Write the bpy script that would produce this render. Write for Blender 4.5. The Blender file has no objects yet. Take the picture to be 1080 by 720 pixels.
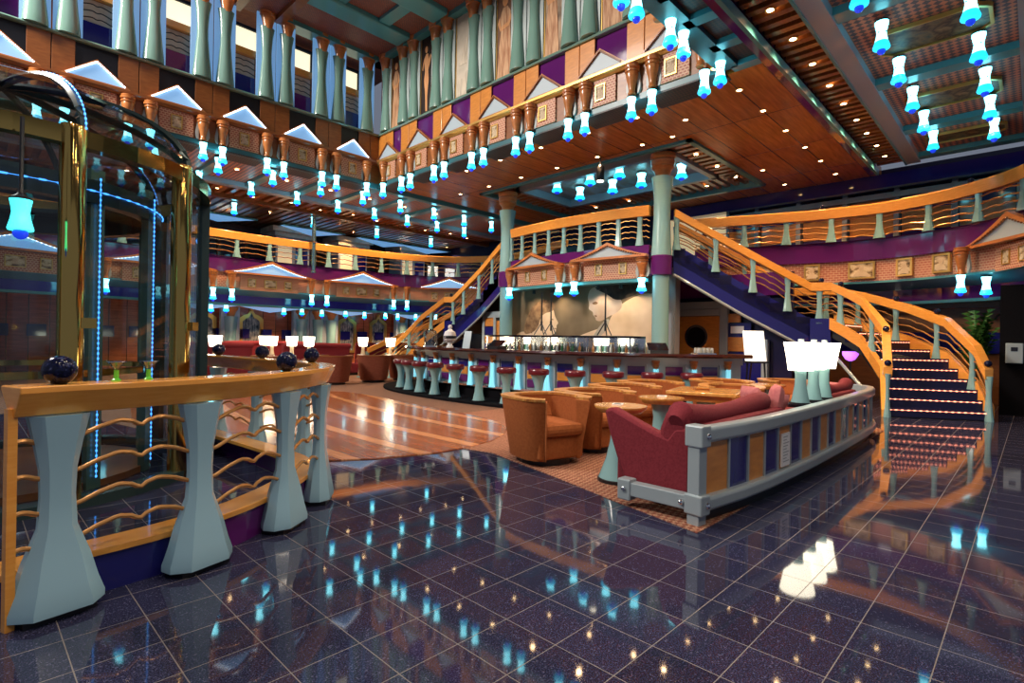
import bpy, math, random
from mathutils import Vector, Matrix
random.seed(7)
SC = bpy.context.scene
COL = SC.collection
PI = math.pi
ORD = ['first', 'second', 'third', 'fourth', 'fifth', 'sixth', 'seventh', 'eighth', 'ninth', 'tenth', 'eleventh',
       'twelfth', 'thirteenth', 'fourteenth', 'fifteenth', 'sixteenth', 'seventeenth', 'eighteenth']

# ------------------------------------------------------------------ mesh builder
class MB:
    def __init__(s):
        s.v = []; s.f = []
    def add(s, vs, fs):
        b = len(s.v); s.v += [tuple(p) for p in vs]; s.f += [tuple(b + i for i in f) for f in fs]; return s
    def box(s, x0, y0, z0, x1, y1, z1):
        v = [(x, y, z) for z in (z0, z1) for y in (y0, y1) for x in (x0, x1)]
        return s.add(v, [(0, 2, 3, 1), (4, 5, 7, 6), (0, 1, 5, 4), (2, 6, 7, 3), (0, 4, 6, 2), (1, 3, 7, 5)])
    def obox(s, c, ang, hx, hy, z0, z1):
        ca, sa = math.cos(ang), math.sin(ang)
        v = [(c[0] + x * ca - y * sa, c[1] + x * sa + y * ca, z) for z in (z0, z1) for y in (-hy, hy) for x in (-hx, hx)]
        return s.add(v, [(0, 2, 3, 1), (4, 5, 7, 6), (0, 1, 5, 4), (2, 6, 7, 3), (0, 4, 6, 2), (1, 3, 7, 5)])
    def rings(s, rs, caps=True, closed=False):
        n = len(rs[0]); b = len(s.v)
        for r in rs: s.v += [tuple(p) for p in r]
        m = len(rs)
        for i in range(m if closed else m - 1):
            j = (i + 1) % m
            for k in range(n):
                l = (k + 1) % n
                s.f.append((b + i * n + k, b + i * n + l, b + j * n + l, b + j * n + k))
        if caps and not closed:
            s.f.append(tuple(b + k for k in reversed(range(n))))
            s.f.append(tuple(b + (m - 1) * n + k for k in range(n)))
        return s
    def lathe(s, prof, n=16, c=(0, 0, 0), sx=1, sy=1, caps=True):
        rs = [[(c[0] + r * sx * math.cos(2 * PI * k / n), c[1] + r * sy * math.sin(2 * PI * k / n), c[2] + z) for k in range(n)] for r, z in prof]
        return s.rings(rs, caps)
    def tube(s, pts, r, n=6, caps=True):
        pts = [Vector(p) for p in pts]; rs = []
        for i, p in enumerate(pts):
            t = (pts[min(i + 1, len(pts) - 1)] - pts[max(i - 1, 0)])
            if t.length < 1e-9: t = Vector((0, 0, 1))
            t.normalize()
            up = Vector((0, 0, 1)) if abs(t.z) < .95 else Vector((0, 1, 0))
            a = t.cross(up).normalized(); b = a.cross(t)
            rr = r[i] if isinstance(r, (list, tuple)) else r
            rs.append([p + (a * math.cos(2 * PI * k / n) + b * math.sin(2 * PI * k / n)) * rr for k in range(n)])
        return s.rings(rs, caps)
    def sphere(s, c, r, n=12, m=8, sz=1):
        prof = [(max(r * math.sin(PI * i / m), 1e-4), -r * sz * math.cos(PI * i / m)) for i in range(m + 1)]
        return s.lathe(prof, n, c)
    def prism(s, poly, f0, f1):
        """poly: 2-D outline, f0 / f1 map (a,b) to the 3-D start and end outline"""
        n = len(poly)
        vs = [f0(a, b) for a, b in poly] + [f1(a, b) for a, b in poly]
        fs = [tuple(reversed(range(n))), tuple(range(n, 2 * n))] + [(k, (k + 1) % n, n + (k + 1) % n, n + k) for k in range(n)]
        return s.add(vs, fs)
    def xz(s, poly, y0, y1):
        return s.prism(poly, lambda a, b: (a, y0, b), lambda a, b: (a, y1, b))
    def xy(s, poly, z0, z1):
        return s.prism(poly, lambda a, b: (a, b, z0), lambda a, b: (a, b, z1))
    def frame(s, w, h, t, y0, y1, cx=0, z0=0):
        """rectangular picture frame in the xz plane, outer size w x h, bar t"""
        x0, x1 = cx - w / 2, cx + w / 2
        s.box(x0, y0, z0, x1, y1, z0 + t); s.box(x0, y0, z0 + h - t, x1, y1, z0 + h)
        s.box(x0, y0, z0 + t, x0 + t, y1, z0 + h - t); s.box(x1 - t, y0, z0 + t, x1, y1, z0 + h - t)
        return s
    def sweep(s, pts, sec, caps=True):
        """sec: (side, up) outline swept along pts, side = left of travel, up = z"""
        n = len(pts); rs = []
        for i in range(n):
            a = pts[max(i - 1, 0)]; b = pts[i]; c = pts[min(i + 1, n - 1)]
            t0 = Vector((b[0] - a[0], b[1] - a[1])); t1 = Vector((c[0] - b[0], c[1] - b[1]))
            if t0.length < 1e-9: t0 = t1
            if t1.length < 1e-9: t1 = t0
            t0 = t0.normalized(); t1 = t1.normalized(); t = (t0 + t1)
            if t.length < 1e-6: t = t1
            t = t.normalized()
            k = 1 / max(.35, t.dot(t1)); nx, ny = -t.y * k, t.x * k
            rs.append([(b[0] + nx * u, b[1] + ny * u, b[2] + w) for u, w in sec])
        return s.rings(rs, caps)
    def build(s, name, mat, parent=None, smooth=False, bev=0, off=None):
        me = bpy.data.meshes.new(name)
        v = s.v
        if off is not None: v = [(p[0] - off[0], p[1] - off[1], p[2] - off[2]) for p in v]
        me.from_pydata(v, [], s.f); me.update()
        if smooth:
            me.polygons.foreach_set('use_smooth', [True] * len(me.polygons))
            try: me.set_sharp_from_angle(angle=math.radians(smooth if smooth is not True else 40))
            except Exception: pass
        me.materials.append(mat)
        o = bpy.data.objects.new(name, me); COL.objects.link(o)
        if parent is not None: o.parent = parent
        if bev:
            b = o.modifiers.new('edge', 'BEVEL'); b.width = bev; b.segments = 2; b.limit_method = 'ANGLE'
        return o

def beads(pts, r=.0075):
    q, rr = [], []
    for a, b in zip(pts, pts[1:]):
        for k, w in ((.0, .002), (.12, r), (.42, r), (.54, .002)): q.append(tuple(u + (v - u) * k for u, v in zip(a, b))); rr.append(w)
    return MB().tube(q, rr, 6)

def tag(o, label=None, cat=None, group=None, kind=None):
    if label: o['label'] = label
    if cat: o['category'] = cat
    if group: o['group'] = group
    if kind: o['kind'] = kind
    return o
def thing(name, label, cat, loc=(0, 0, 0), rot=0, group=None):
    o = bpy.data.objects.new(name, None); COL.objects.link(o); o.empty_display_size = .1
    o.location = loc; o.rotation_euler = (0, 0, rot)
    return tag(o, label, cat, group)
def struct(name, mb, mat, smooth=False, bev=0):
    return tag(mb.build(name, mat, None, smooth, bev), kind='structure')
def kids(o): return list(o.children)
def dup(o, loc, rot=None, label=None, group=None, scale=None, mats=None):
    def rec(a, par):
        c = a.copy(); COL.objects.link(c); c.parent = par
        for ch in list(a.children): rec(ch, c)
        return c
    r = rec(o, None); r.location = loc
    if rot is not None: r.rotation_euler = (0, 0, rot)
    if scale: r.scale = (scale,) * 3 if not isinstance(scale, tuple) else scale
    if label: r['label'] = label
    if group: r['group'] = group
    return r
class Proto:
    """first call moves the source itself, later calls copy it with all its parts"""
    def __init__(s, root): s.o = root; s.used = False
    def at(s, loc, rot=0, label=None, group=None, scale=None):
        if not s.used:
            s.used = True; o = s.o; o.location = loc; o.rotation_euler = (0, 0, rot)
            if label: o['label'] = label
            if group: o['group'] = group
            if scale: o.scale = (scale,) * 3 if not isinstance(scale, tuple) else scale
            return o
        return dup(s.o, loc, rot, label, group, scale or (1, 1, 1))

# ------------------------------------------------------------------ paths
class Path:
    def __init__(s, pts, smooth=0):
        pts = [tuple(p) + ((0,) if len(p) == 2 else ()) for p in pts]
        for _ in range(smooth):
            q = [pts[0]]
            for a, b in zip(pts, pts[1:]):
                q.append(tuple(.75 * x + .25 * y for x, y in zip(a, b))); q.append(tuple(.25 * x + .75 * y for x, y in zip(a, b)))
            q.append(pts[-1]); pts = q
        s.p = pts; s.l = [0]
        for a, b in zip(pts, pts[1:]): s.l.append(s.l[-1] + math.hypot(b[0] - a[0], b[1] - a[1]))
        s.L = s.l[-1]
    def at(s, d):
        d = max(0, min(s.L, d))
        for i in range(len(s.l) - 1):
            if d <= s.l[i + 1] + 1e-9:
                k = (d - s.l[i]) / max(1e-9, s.l[i + 1] - s.l[i]); a, b = s.p[i], s.p[i + 1]
                return tuple(x + (y - x) * k for x, y in zip(a, b))
        return s.p[-1]
    def ang(s, d):
        a, b = s.at(d - .04), s.at(d + .04); return math.atan2(b[1] - a[1], b[0] - a[0])
    def near(s, x, y):
        best = min(range(201), key=lambda i: (s.at(s.L * i / 200)[0] - x) ** 2 + (s.at(s.L * i / 200)[1] - y) ** 2)
        return s.L * best / 200
    def cut(s, d0, d1, n=12):
        ds = sorted({d0, d1} | {l for l in s.l if d0 < l < d1}) if n is None else [d0 + (d1 - d0) * i / n for i in range(n + 1)]
        return [s.at(d) for d in ds]
    def lift(s, z): return [(p[0], p[1], p[2] + z) for p in s.p]

WAVE = [(0, 0), (.13, .1), (.25, .62), (.38, 1), (.47, .8), (.525, .4), (.57, .75), (.66, 1), (.78, .72), (.9, .2), (1, 0)]
def wave(t):
    for (a, x), (b, y) in zip(WAVE, WAVE[1:]):
        if t <= b:
            k = (t - a) / (b - a); return x + (y - x) * k
    return 0

# ------------------------------------------------------------------ materials
def mat(name, col, rough=.4, metal=0, emit=None, es=1, coat=0, spec=.5):
    m = bpy.data.materials.new(name); m.use_nodes = True
    b = m.node_tree.nodes['Principled BSDF']
    b.inputs['Base Color'].default_value = (*col, 1); b.inputs['Roughness'].default_value = rough
    b.inputs['Metallic'].default_value = metal; b.inputs['Coat Weight'].default_value = coat
    b.inputs['Coat Roughness'].default_value = .06
    b.inputs['Specular IOR Level'].default_value = spec
    if emit: b.inputs['Emission Color'].default_value = (*emit, 1); b.inputs['Emission Strength'].default_value = es
    return m
def nt(m):
    t = m.node_tree; return t, t.nodes, t.links, t.nodes['Principled BSDF']
def coords(N, L, kind='Object', swap=None, scale=(1, 1, 1), rot=(0, 0, 0), loc=(0, 0, 0)):
    tc = N.new('ShaderNodeTexCoord'); out = tc.outputs[kind]
    if swap == 'xz':
        se = N.new('ShaderNodeSeparateXYZ'); L.new(out, se.inputs[0]); cb = N.new('ShaderNodeCombineXYZ')
        L.new(se.outputs[0], cb.inputs[0]); L.new(se.outputs[2], cb.inputs[1]); out = cb.outputs[0]
    elif swap in ('sum', 'dif'):
        se = N.new('ShaderNodeSeparateXYZ'); L.new(out, se.inputs[0]); cb = N.new('ShaderNodeCombineXYZ'); ma = N.new('ShaderNodeMath')
        ma.operation = 'ADD' if swap == 'sum' else 'SUBTRACT'; L.new(se.outputs[1], ma.inputs[0]); L.new(se.outputs[0], ma.inputs[1])
        L.new(ma.outputs[0], cb.inputs[0]); L.new(se.outputs[2], cb.inputs[1]); out = cb.outputs[0]
    mp = N.new('ShaderNodeMapping'); mp.inputs['Scale'].default_value = scale; mp.inputs['Rotation'].default_value = rot
    mp.inputs['Location'].default_value = loc
    L.new(out, mp.inputs[0]); return mp.outputs[0]
def ramp(N, L, src, stops, mode='LINEAR'):
    r = N.new('ShaderNodeValToRGB'); r.color_ramp.interpolation = mode
    e = r.color_ramp.elements
    e[0].position, e[0].color = stops[0][0], (*stops[0][1], 1); e[1].position, e[1].color = stops[-1][0], (*stops[-1][1], 1)
    for p, c in stops[1:-1]:
        q = e.new(p); q.color = (*c, 1)
    L.new(src, r.inputs[0]); return r.outputs[0]
def mix(N, L, fac, a, b, mode='MIX'):
    m = N.new('ShaderNodeMix'); m.data_type = 'RGBA'; m.blend_type = mode
    for sock, v in ((m.inputs[0], fac), (m.inputs[6], a), (m.inputs[7], b)):
        if isinstance(v, (int, float)): sock.default_value = v
        elif isinstance(v, tuple): sock.default_value = (*v, 1)
        else: L.new(v, sock)
    return m.outputs[2]

def granite_mat():
    m = mat('granite', (.02, .02, .04), .09, spec=.6); t, N, L, B = nt(m)
    c = coords(N, L)
    n1 = N.new('ShaderNodeTexNoise'); n1.inputs['Scale'].default_value = 150; n1.inputs['Detail'].default_value = 3; L.new(c, n1.inputs[0])
    base = ramp(N, L, n1.outputs[0], [(.3, (.008, .008, .02)), (.5, (.02, .021, .05)), (.62, (.045, .05, .105)), (.75, (.06, .045, .08))])
    vo = N.new('ShaderNodeTexVoronoi'); vo.inputs['Scale'].default_value = 170; L.new(c, vo.inputs[0])
    fl = ramp(N, L, vo.outputs['Color'], [(.0, (0, 0, 0)), (.84, (0, 0, 0)), (.87, (1, 1, 1)), (1, (1, 1, 1))])
    base = mix(N, L, fl, base, (.085, .085, .15))
    br = N.new('ShaderNodeTexBrick'); br.offset = 0; br.squash = 1
    br.inputs['Scale'].default_value = 1; br.inputs['Brick Width'].default_value = .305; br.inputs['Row Height'].default_value = .305
    br.inputs['Mortar Size'].default_value = .0024; br.inputs['Mortar Smooth'].default_value = .1
    br.inputs['Color1'].default_value = (.82, .82, .82, 1); br.inputs['Color2'].default_value = (1.15, 1.15, 1.15, 1); br.inputs['Mortar'].default_value = (1, 1, 1, 1)
    L.new(coords(N, L, loc=(-.03, -.29, 0)), br.inputs[0])
    base = mix(N, L, 1.0, base, br.outputs['Color'], 'MULTIPLY')
    base = mix(N, L, br.outputs['Fac'], base, (.17, .15, .14))
    L.new(base, B.inputs['Base Color'])
    rr = N.new('ShaderNodeMapRange'); rr.inputs[3].default_value = .045; rr.inputs[4].default_value = .5; L.new(br.outputs['Fac'], rr.inputs[0]); L.new(rr.outputs[0], B.inputs['Roughness'])
    bp = N.new('ShaderNodeBump'); bp.inputs['Strength'].default_value = .012; bp.inputs['Distance'].default_value = .01
    n2 = N.new('ShaderNodeTexNoise'); n2.inputs['Scale'].default_value = 7; L.new(c, n2.inputs[0])
    L.new(n2.outputs[0], bp.inputs['Height']); L.new(bp.outputs[0], B.inputs['Normal'])
    return m
def parquet_mat():
    m = mat('parquet', (.4, .15, .05), .2, coat=.25); t, N, L, B = nt(m)
    c = coords(N, L)
    # pale and dark bands sweep round a far centre, so the boards curve gently
    ln = N.new('ShaderNodeVectorMath'); ln.operation = 'LENGTH'; L.new(coords(N, L, loc=(-30, -6, 0)), ln.inputs[0])
    mu = N.new('ShaderNodeMath'); mu.operation = 'MULTIPLY'; mu.inputs[1].default_value = 1.3; L.new(ln.outputs['Value'], mu.inputs[0])
    fr = N.new('ShaderNodeMath'); fr.operation = 'FRACT'; L.new(mu.outputs[0], fr.inputs[0])
    band = ramp(N, L, fr.outputs[0], [(0, (.74, .33, .14)), (.2, (.74, .33, .14)), (.22, (.36, .11, .035)), (.5, (.46, .15, .05)), (.6, (.32, .09, .03)), (.8, (.42, .13, .045)), (.98, (.36, .11, .035)), (1, (.74, .33, .14))])
    n1 = N.new('ShaderNodeTexNoise'); n1.inputs['Scale'].default_value = 5; n1.inputs['Detail'].default_value = 5
    L.new(coords(N, L, scale=(9, .6, 1), rot=(0, 0, -.35)), n1.inputs[0])
    g = ramp(N, L, n1.outputs[0], [(.3, (.62, .62, .62)), (.7, (1.25, 1.25, 1.25))])
    L.new(mix(N, L, 1.0, band, g, 'MULTIPLY'), B.inputs['Base Color'])
    return m
def carpet_mat(name, a, b, s=16):
    m = mat(name, a, .95, spec=.1); t, N, L, B = nt(m)
    ch = N.new('ShaderNodeTexChecker'); ch.inputs['Scale'].default_value = s
    L.new(coords(N, L, rot=(0, 0, .6)), ch.inputs[0]); ch.inputs['Color1'].default_value = (*a, 1); ch.inputs['Color2'].default_value = (*b, 1)
    n = N.new('ShaderNodeTexNoise'); n.inputs['Scale'].default_value = 60; L.new(coords(N, L), n.inputs[0])
    g = ramp(N, L, n.outputs[0], [(.3, (.55, .55, .55)), (.7, (1.5, 1.5, 1.5))])
    L.new(mix(N, L, 1.0, ch.outputs[0], g, 'MULTIPLY'), B.inputs['Base Color']); return m
def wood_mat(name, a, b, rough=.25, scale=(1, 1, 8), coat=.4, swap=None, grain=6):
    m = mat(name, a, rough, coat=coat); t, N, L, B = nt(m)
    n = N.new('ShaderNodeTexNoise'); n.inputs['Scale'].default_value = grain; n.inputs['Detail'].default_value = 6
    L.new(coords(N, L, scale=scale), n.inputs[0])
    L.new(ramp(N, L, n.outputs[0], [(.32, a), (.68, b)]), B.inputs['Base Color']); return m
def panel_wood_mat(name, a, b, w, h, line=(.02, .01, .005), swap=None, rough=.2, mort=.012):
    m = mat(name, a, rough, coat=.1); t, N, L, B = nt(m)
    br = N.new('ShaderNodeTexBrick'); br.offset = 0; br.inputs['Scale'].default_value = 1
    br.inputs['Brick Width'].default_value = w; br.inputs['Row Height'].default_value = h; br.inputs['Mortar Size'].default_value = mort
    br.inputs['Color1'].default_value = (*a, 1); br.inputs['Color2'].default_value = (*b, 1); br.inputs['Mortar'].default_value = (*line, 1)
    L.new(coords(N, L, swap=swap), br.inputs[0])
    n = N.new('ShaderNodeTexNoise'); n.inputs['Scale'].default_value = 3; n.inputs['Detail'].default_value = 5; L.new(coords(N, L, scale=(.6, 6, 6)), n.inputs[0])
    g = ramp(N, L, n.outputs[0], [(.3, (.7, .7, .7)), (.7, (1.2, 1.2, 1.2))])
    L.new(mix(N, L, 1.0, br.outputs[0], g, 'MULTIPLY'), B.inputs['Base Color']); return m
def brickpat_mat(name, a, b, line, w, h, swap='xz', off=.5, mort=.006, rough=.5):
    m = mat(name, a, rough); t, N, L, B = nt(m)
    br = N.new('ShaderNodeTexBrick'); br.offset = off; br.inputs['Scale'].default_value = 1
    br.inputs['Brick Width'].default_value = w; br.inputs['Row Height'].default_value = h; br.inputs['Mortar Size'].default_value = mort
    br.inputs['Color1'].default_value = (*a, 1); br.inputs['Color2'].default_value = (*b, 1); br.inputs['Mortar'].default_value = (*line, 1)
    L.new(coords(N, L, swap=swap), br.inputs[0]); L.new(br.outputs[0], B.inputs['Base Color']); return m
def checker_mat(name, a, b, s, rough=.5, swap=None, rot=0):
    m = mat(name, a, rough); t, N, L, B = nt(m)
    ch = N.new('ShaderNodeTexChecker'); ch.inputs['Scale'].default_value = s
    L.new(coords(N, L, swap=swap, rot=(0, 0, rot)), ch.inputs[0]); ch.inputs['Color1'].default_value = (*a, 1); ch.inputs['Color2'].default_value = (*b, 1)
    L.new(ch.outputs[0], B.inputs['Base Color']); return m
def noise_mat(name, stops, scale=3, rough=.6, detail=4, sc=(1, 1, 1), spec=.3):
    m = mat(name, stops[0][1], rough, spec=spec); t, N, L, B = nt(m)
    n = N.new('ShaderNodeTexNoise'); n.inputs['Scale'].default_value = scale; n.inputs['Detail'].default_value = detail
    L.new(coords(N, L, scale=sc), n.inputs[0]); L.new(ramp(N, L, n.outputs[0], stops), B.inputs['Base Color']); return m
def glass_mat(name, tint=(.86, .93, .93), refl=.12):
    m = bpy.data.materials.new(name); m.use_nodes = True; t = m.node_tree; N, L = t.nodes, t.links
    N.remove(N['Principled BSDF']); out = N['Material Output']
    tr = N.new('ShaderNodeBsdfTransparent'); tr.inputs[0].default_value = (*tint, 1)
    gl = N.new('ShaderNodeBsdfGlossy'); gl.inputs['Roughness'].default_value = .02
    lw = N.new('ShaderNodeLayerWeight'); lw.inputs[0].default_value = .25
    ma = N.new('ShaderNodeMath'); ma.operation = 'MULTIPLY_ADD'; ma.inputs[1].default_value = .6; ma.inputs[2].default_value = refl * .4; L.new(lw.outputs['Fresnel'], ma.inputs[0])
    mx = N.new('ShaderNodeMixShader'); L.new(ma.outputs[0], mx.inputs[0]); L.new(tr.outputs[0], mx.inputs[1]); L.new(gl.outputs[0], mx.inputs[2]); L.new(mx.outputs[0], out.inputs[0])
    return m

M = {}
M['granite'] = granite_mat(); M['parquet'] = parquet_mat()
M['carpet_red'] = carpet_mat('carpet_red', (.22, .075, .05), (.36, .2, .13), 26)
M['carpet_brown'] = carpet_mat('carpet_brown', (.16, .085, .06), (.23, .13, .09), 18)
M['rail'] = wood_mat('rail_maple', (.76, .31, .05), (.84, .38, .075), .22, (1.2, 1.2, 9))
M['rod'] = mat('rod_copper', (.70, .34, .11), .25, .55)
M['post'] = mat('post_enamel', (.22, .41, .43), .22, coat=.6)
M['postblue'] = mat('post_blue_enamel', (.30, .50, .61), .2, coat=.6)
M['shaft'] = mat('shaft_green', (.17, .31, .26), .2, coat=.6)
M['capital'] = wood_mat('capital_copper', (.42, .14, .035), (.56, .21, .06), .28, (1, 1, 3))
M['gold'] = mat('gold_trim', (.75, .48, .14), .3, .8)
M['brass'] = mat('brass', (.62, .40, .11), .09, 1)
M['purple'] = mat('purple_gloss', (.10, .012, .13), .08, coat=.6)
M['blue'] = mat('blue_gloss', (.014, .014, .15), .08, coat=.6)
M['darkblue'] = mat('dark_blue', (.012, .012, .05), .2)
M['black'] = mat('black', (.008, .008, .012), .35)
M['blackgloss'] = mat('black_gloss', (.008, .006, .01), .06, coat=.5)
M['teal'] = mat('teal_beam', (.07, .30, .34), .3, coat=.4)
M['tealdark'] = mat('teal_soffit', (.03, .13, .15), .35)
M['bluegrey'] = mat('bluegrey_beam', (.32, .38, .46), .35, coat=.3)
M['greymetal'] = mat('grey_metal', (.33, .40, .44), .3, .15, coat=.4)
M['chrome'] = mat('chrome', (.75, .77, .8), .12, 1)
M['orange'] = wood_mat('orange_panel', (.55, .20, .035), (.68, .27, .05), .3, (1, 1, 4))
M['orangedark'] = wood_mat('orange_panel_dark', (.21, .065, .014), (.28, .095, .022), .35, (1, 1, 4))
M['frieze'] = brickpat_mat('frieze_weave', (.36, .09, .05), (.44, .13, .075), (.66, .42, .26), .075, .05, mort=.009)
M['coffer'] = checker_mat('coffer_check', (.66, .21, .12), (.12, .08, .09), 13, rot=.785)
M['topcoffer'] = brickpat_mat('top_coffer', (.30, .08, .04), (.36, .11, .06), (.06, .05, .06), .07, .045, swap=None)
M['grille'] = checker_mat('grille_check', (.02, .022, .025), (.07, .04, .03), 24, swap=None, rot=.785)
M['ceilwood'] = panel_wood_mat('ceiling_wood', (.46, .15, .022), (.52, .18, .028), 2.2, .64, rough=.26)
M['slat'] = wood_mat('slat_wood', (.30, .10, .03), (.40, .15, .045), .3, (1, 5, 1))
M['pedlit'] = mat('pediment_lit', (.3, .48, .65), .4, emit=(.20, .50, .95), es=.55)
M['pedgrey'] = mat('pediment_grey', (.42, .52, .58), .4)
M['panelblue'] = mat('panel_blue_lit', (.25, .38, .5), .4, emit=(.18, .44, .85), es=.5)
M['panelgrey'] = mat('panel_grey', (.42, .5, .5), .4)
M['bead'] = mat('bead_light', (.8, .9, 1), .4, emit=(.75, .88, 1), es=4)
M['led'] = mat('blue_led', (.1, .3, 1), .4, emit=(.06, .33, 1), es=2.6)
M['ledpink'] = mat('step_led', (1, .5, .4), .4, emit=(1, .28, .17), es=3.2)
M['lampwhite'] = mat('bell_glass', (.6, .95, 1), .3, emit=(.22, .86, 1), es=6)
M['lampcyan'] = mat('bell_skirt', (.1, .6, .8), .3, emit=(.01, .5, .85), es=2.2)
M['lampblue'] = mat('bell_ball', (.02, .06, .7), .15, emit=(.01, .05, .8), es=.9, coat=.5)
M['shade'] = mat('lamp_shade', (1, .95, .8), .5, emit=(1, .90, .68), es=6)
M['bulb'] = mat('downlight_bulb', (1, .8, .5), .5, emit=(1, .66, .32), es=26)
M['sunwin'] = mat('window_bright', (1, 1, .9), .5, emit=(1, .86, .52), es=1.1)
M['screen'] = mat('screen', (.6, .7, .8), .3, emit=(.75, .85, 1), es=1.6)
M['chairfab'] = noise_mat('chair_fabric', [(.3, (.28, .075, .018)), (.7, (.36, .105, .028))], 40, .9)
M['chairtrim'] = brickpat_mat('chair_edge_trim', (.75, .42, .12), (.35, .12, .03), (.5, .2, .05), .04, .05, swap=None, rough=.3)
M['sofa'] = noise_mat('sofa_red', [(.3, (.15, .012, .022)), (.7, (.21, .022, .035))], 60, .85)
M['cushion'] = noise_mat('cushion_pink', [(.3, (.42, .12, .13)), (.7, (.52, .18, .18))], 30, .85)
M['matteblack'] = mat('matte_black', (.006, .006, .008), .9, spec=.05)
M['seatred'] = mat('stool_leather', (.11, .005, .012), .3, coat=.2)
M['table'] = wood_mat('table_wood', (.62, .27, .06), (.74, .36, .10), .2, (1, 6, 1))
M['glass'] = glass_mat('glass_clear')
M['glassdark'] = glass_mat('glass_tinted', (.80, .88, .90), .12)
M['ballblue'] = noise_mat('ball_ceramic', [(.38, (.003, .004, .016)), (.6, (.006, .008, .045)), (.72, (.08, .10, .22))], 60, .12)
M['leaf'] = noise_mat('leaf', [(.3, (.03, .11, .02)), (.7, (.09, .22, .04))], 8, .5)
M['white'] = mat('white_paper', (.8, .8, .8), .6)
M['cream'] = noise_mat('cream_stone', [(.3, (.55, .42, .28)), (.7, (.72, .6, .42))], 5, .6)
M['redwall'] = panel_wood_mat('red_wall', (.40, .07, .04), (.48, .18, .08), .55, 4, swap='xz')
M['mullion'] = mat('mullion_dark', (.03, .055, .055), .25, .3)
M['greyframe'] = mat('grey_frame', (.28, .30, .33), .35, .2)
# ------------------------------------------------------------------ camera (world: X runs right-forward, Y left-forward, metres)
TH, RHO = math.radians(44.2), math.radians(.96)
cam = bpy.data.cameras.new('camera'); cam.sensor_width = 36; cam.lens = 36 * 568 / 1080; cam.shift_y = -2.3 / 1080; cam.clip_end = 200; cam.clip_start = .05
co = bpy.data.objects.new('camera', cam); COL.objects.link(co); SC.camera = co
Fv = Vector((math.cos(TH), math.sin(TH), 0)); Rv = Vector((math.sin(TH), -math.cos(TH), 0)); Uv = Vector((0, 0, 1))
cx = Rv * math.cos(RHO) + Uv * math.sin(RHO); cy = Uv * math.cos(RHO) - Rv * math.sin(RHO); cz = -Fv
co.matrix_world = Matrix(((cx.x, cy.x, cz.x, 0), (cx.y, cy.y, cz.y, 0), (cx.z, cy.z, cz.z, 1.35), (0, 0, 0, 1)))

YC = 9.2                     # the bar and the two stairs mirror about this line
DZ, RZ, CZ = 3.65, 4.8, 5.85  # upper deck, its rail, its ceiling
TZ = 9.55                    # ceiling over the well
GX, GY, G3 = 8.7, 14.15, 3.78   # faces of the top gallery

# ------------------------------------------------------------------ floors
struct('floor', MB().box(-14, -14, -.3, 26, 34, 0), M['granite'])
PARQ = [(2.1, 6.6), (2.45, 5.9), (2.84, 5.45), (3.27, 5.2), (3.92, 5.02), (4.5, 5.03), (4.95, 5.13), (5.4, 5.38), (5.79, 5.7), (6.1, 6.2), (6.3, 7.0), (6.38, 8.4), (6.5, 9.65), (6.62, 11.0),
        (6.55, 12.0), (6.0, 12.7), (4.8, 13.1), (3.4, 12.9), (2.2, 11.8), (1.8, 9.5), (1.85, 8)]
struct('floor_carpet_lounge', MB().xy([(3.66, 1.7), (3.9, 2.63), (4.14, 3.5), (4.42, 4.58), (4.3, 5.2), (5, 7.4), (12, 7.4), (14, 5.5), (13.2, 4.0), (12.0, 2.6), (10.2, 1.7)], -.02, .006), M['carpet_red'])
struct('floor_carpet_far', MB().xy([(2.2, 7), (5, 7.2), (9, 7.2), (14, 9), (17.5, 12), (17.5, 23.5), (-4, 23.5), (-4, 12), (1.2, 12)], -.02, .004), M['carpet_brown'])
struct('floor_parquet', MB().xy(PARQ, -.02, .012), M['parquet'])

# ------------------------------------------------------------------ ceilings of the upper deck
def beam(name, x0, y0, z0, x1, y1, z1, m): return struct(name, MB().box(x0, y0, z0, x1, y1, z1), m)
struct('ceiling_wood', MB().box(8.95, 3.04, CZ, 11.2, 14.0, CZ + .3).box(15.8, 3.04, CZ, 17.3, 14.0, CZ + .3).box(11.2, 3.04, CZ, 15.8, 5.5, CZ + .3).box(11.2, 12.4, CZ, 15.8, 14.0, CZ + .3), M['ceilwood'])
struct('ceiling_coffered', MB().box(-3, .2, CZ + .04, 16, 2.05, CZ + .3), M['coffer'])
struct('ceiling_slatted', MB().box(-3, 2.3, CZ + .12, 16, 2.95, CZ + .3), M['black'])
sl = MB()
for i in range(56):
    x = 3.0 + i * .235; sl.box(x, 2.32, CZ, x + .115, 2.9, CZ + .1)
tag(sl.build('trim_slats', M['slat']), kind='structure')
beam('trim_purple_beam', -3, 2.92, CZ - .22, 16, 3.04, CZ + .3, M['purple'])
beam('trim_teal_edge', -3, 2.86, CZ - .24, 16, 2.92, CZ - .1, M['teal'])
beam('trim_grey_beam', -3, 2.02, CZ - .1, 16, 2.3, CZ + .3, M['bluegrey'])
beam('trim_teal_line', -3, 2.28, CZ - .12, 16, 2.32, CZ, M['teal'])
beam('trim_coffer_edge', -3, -.05, CZ - .1, 16, .22, CZ + .3, M['bluegrey'])
for i, x in enumerate((2.9, 5.6, 8.3, 11.0, 13.7, 15.75)):
    beam('trim_coffer_bar', x - .14, .2, CZ - .07, x + .14, 2.04, CZ + .1, M['teal'])
struct('ceiling_near', MB().box(-3, 3.04, CZ + .03, 8.95, 3.6, CZ + .3), M['grille'])
for x in (8.75, 7.95, 7.1, 6.3, 5.5, 4.6): beam('trim_near_rib', x - .1, 3.04, CZ - .05, x + .1, 3.6, CZ + .1, M['teal'])
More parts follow.
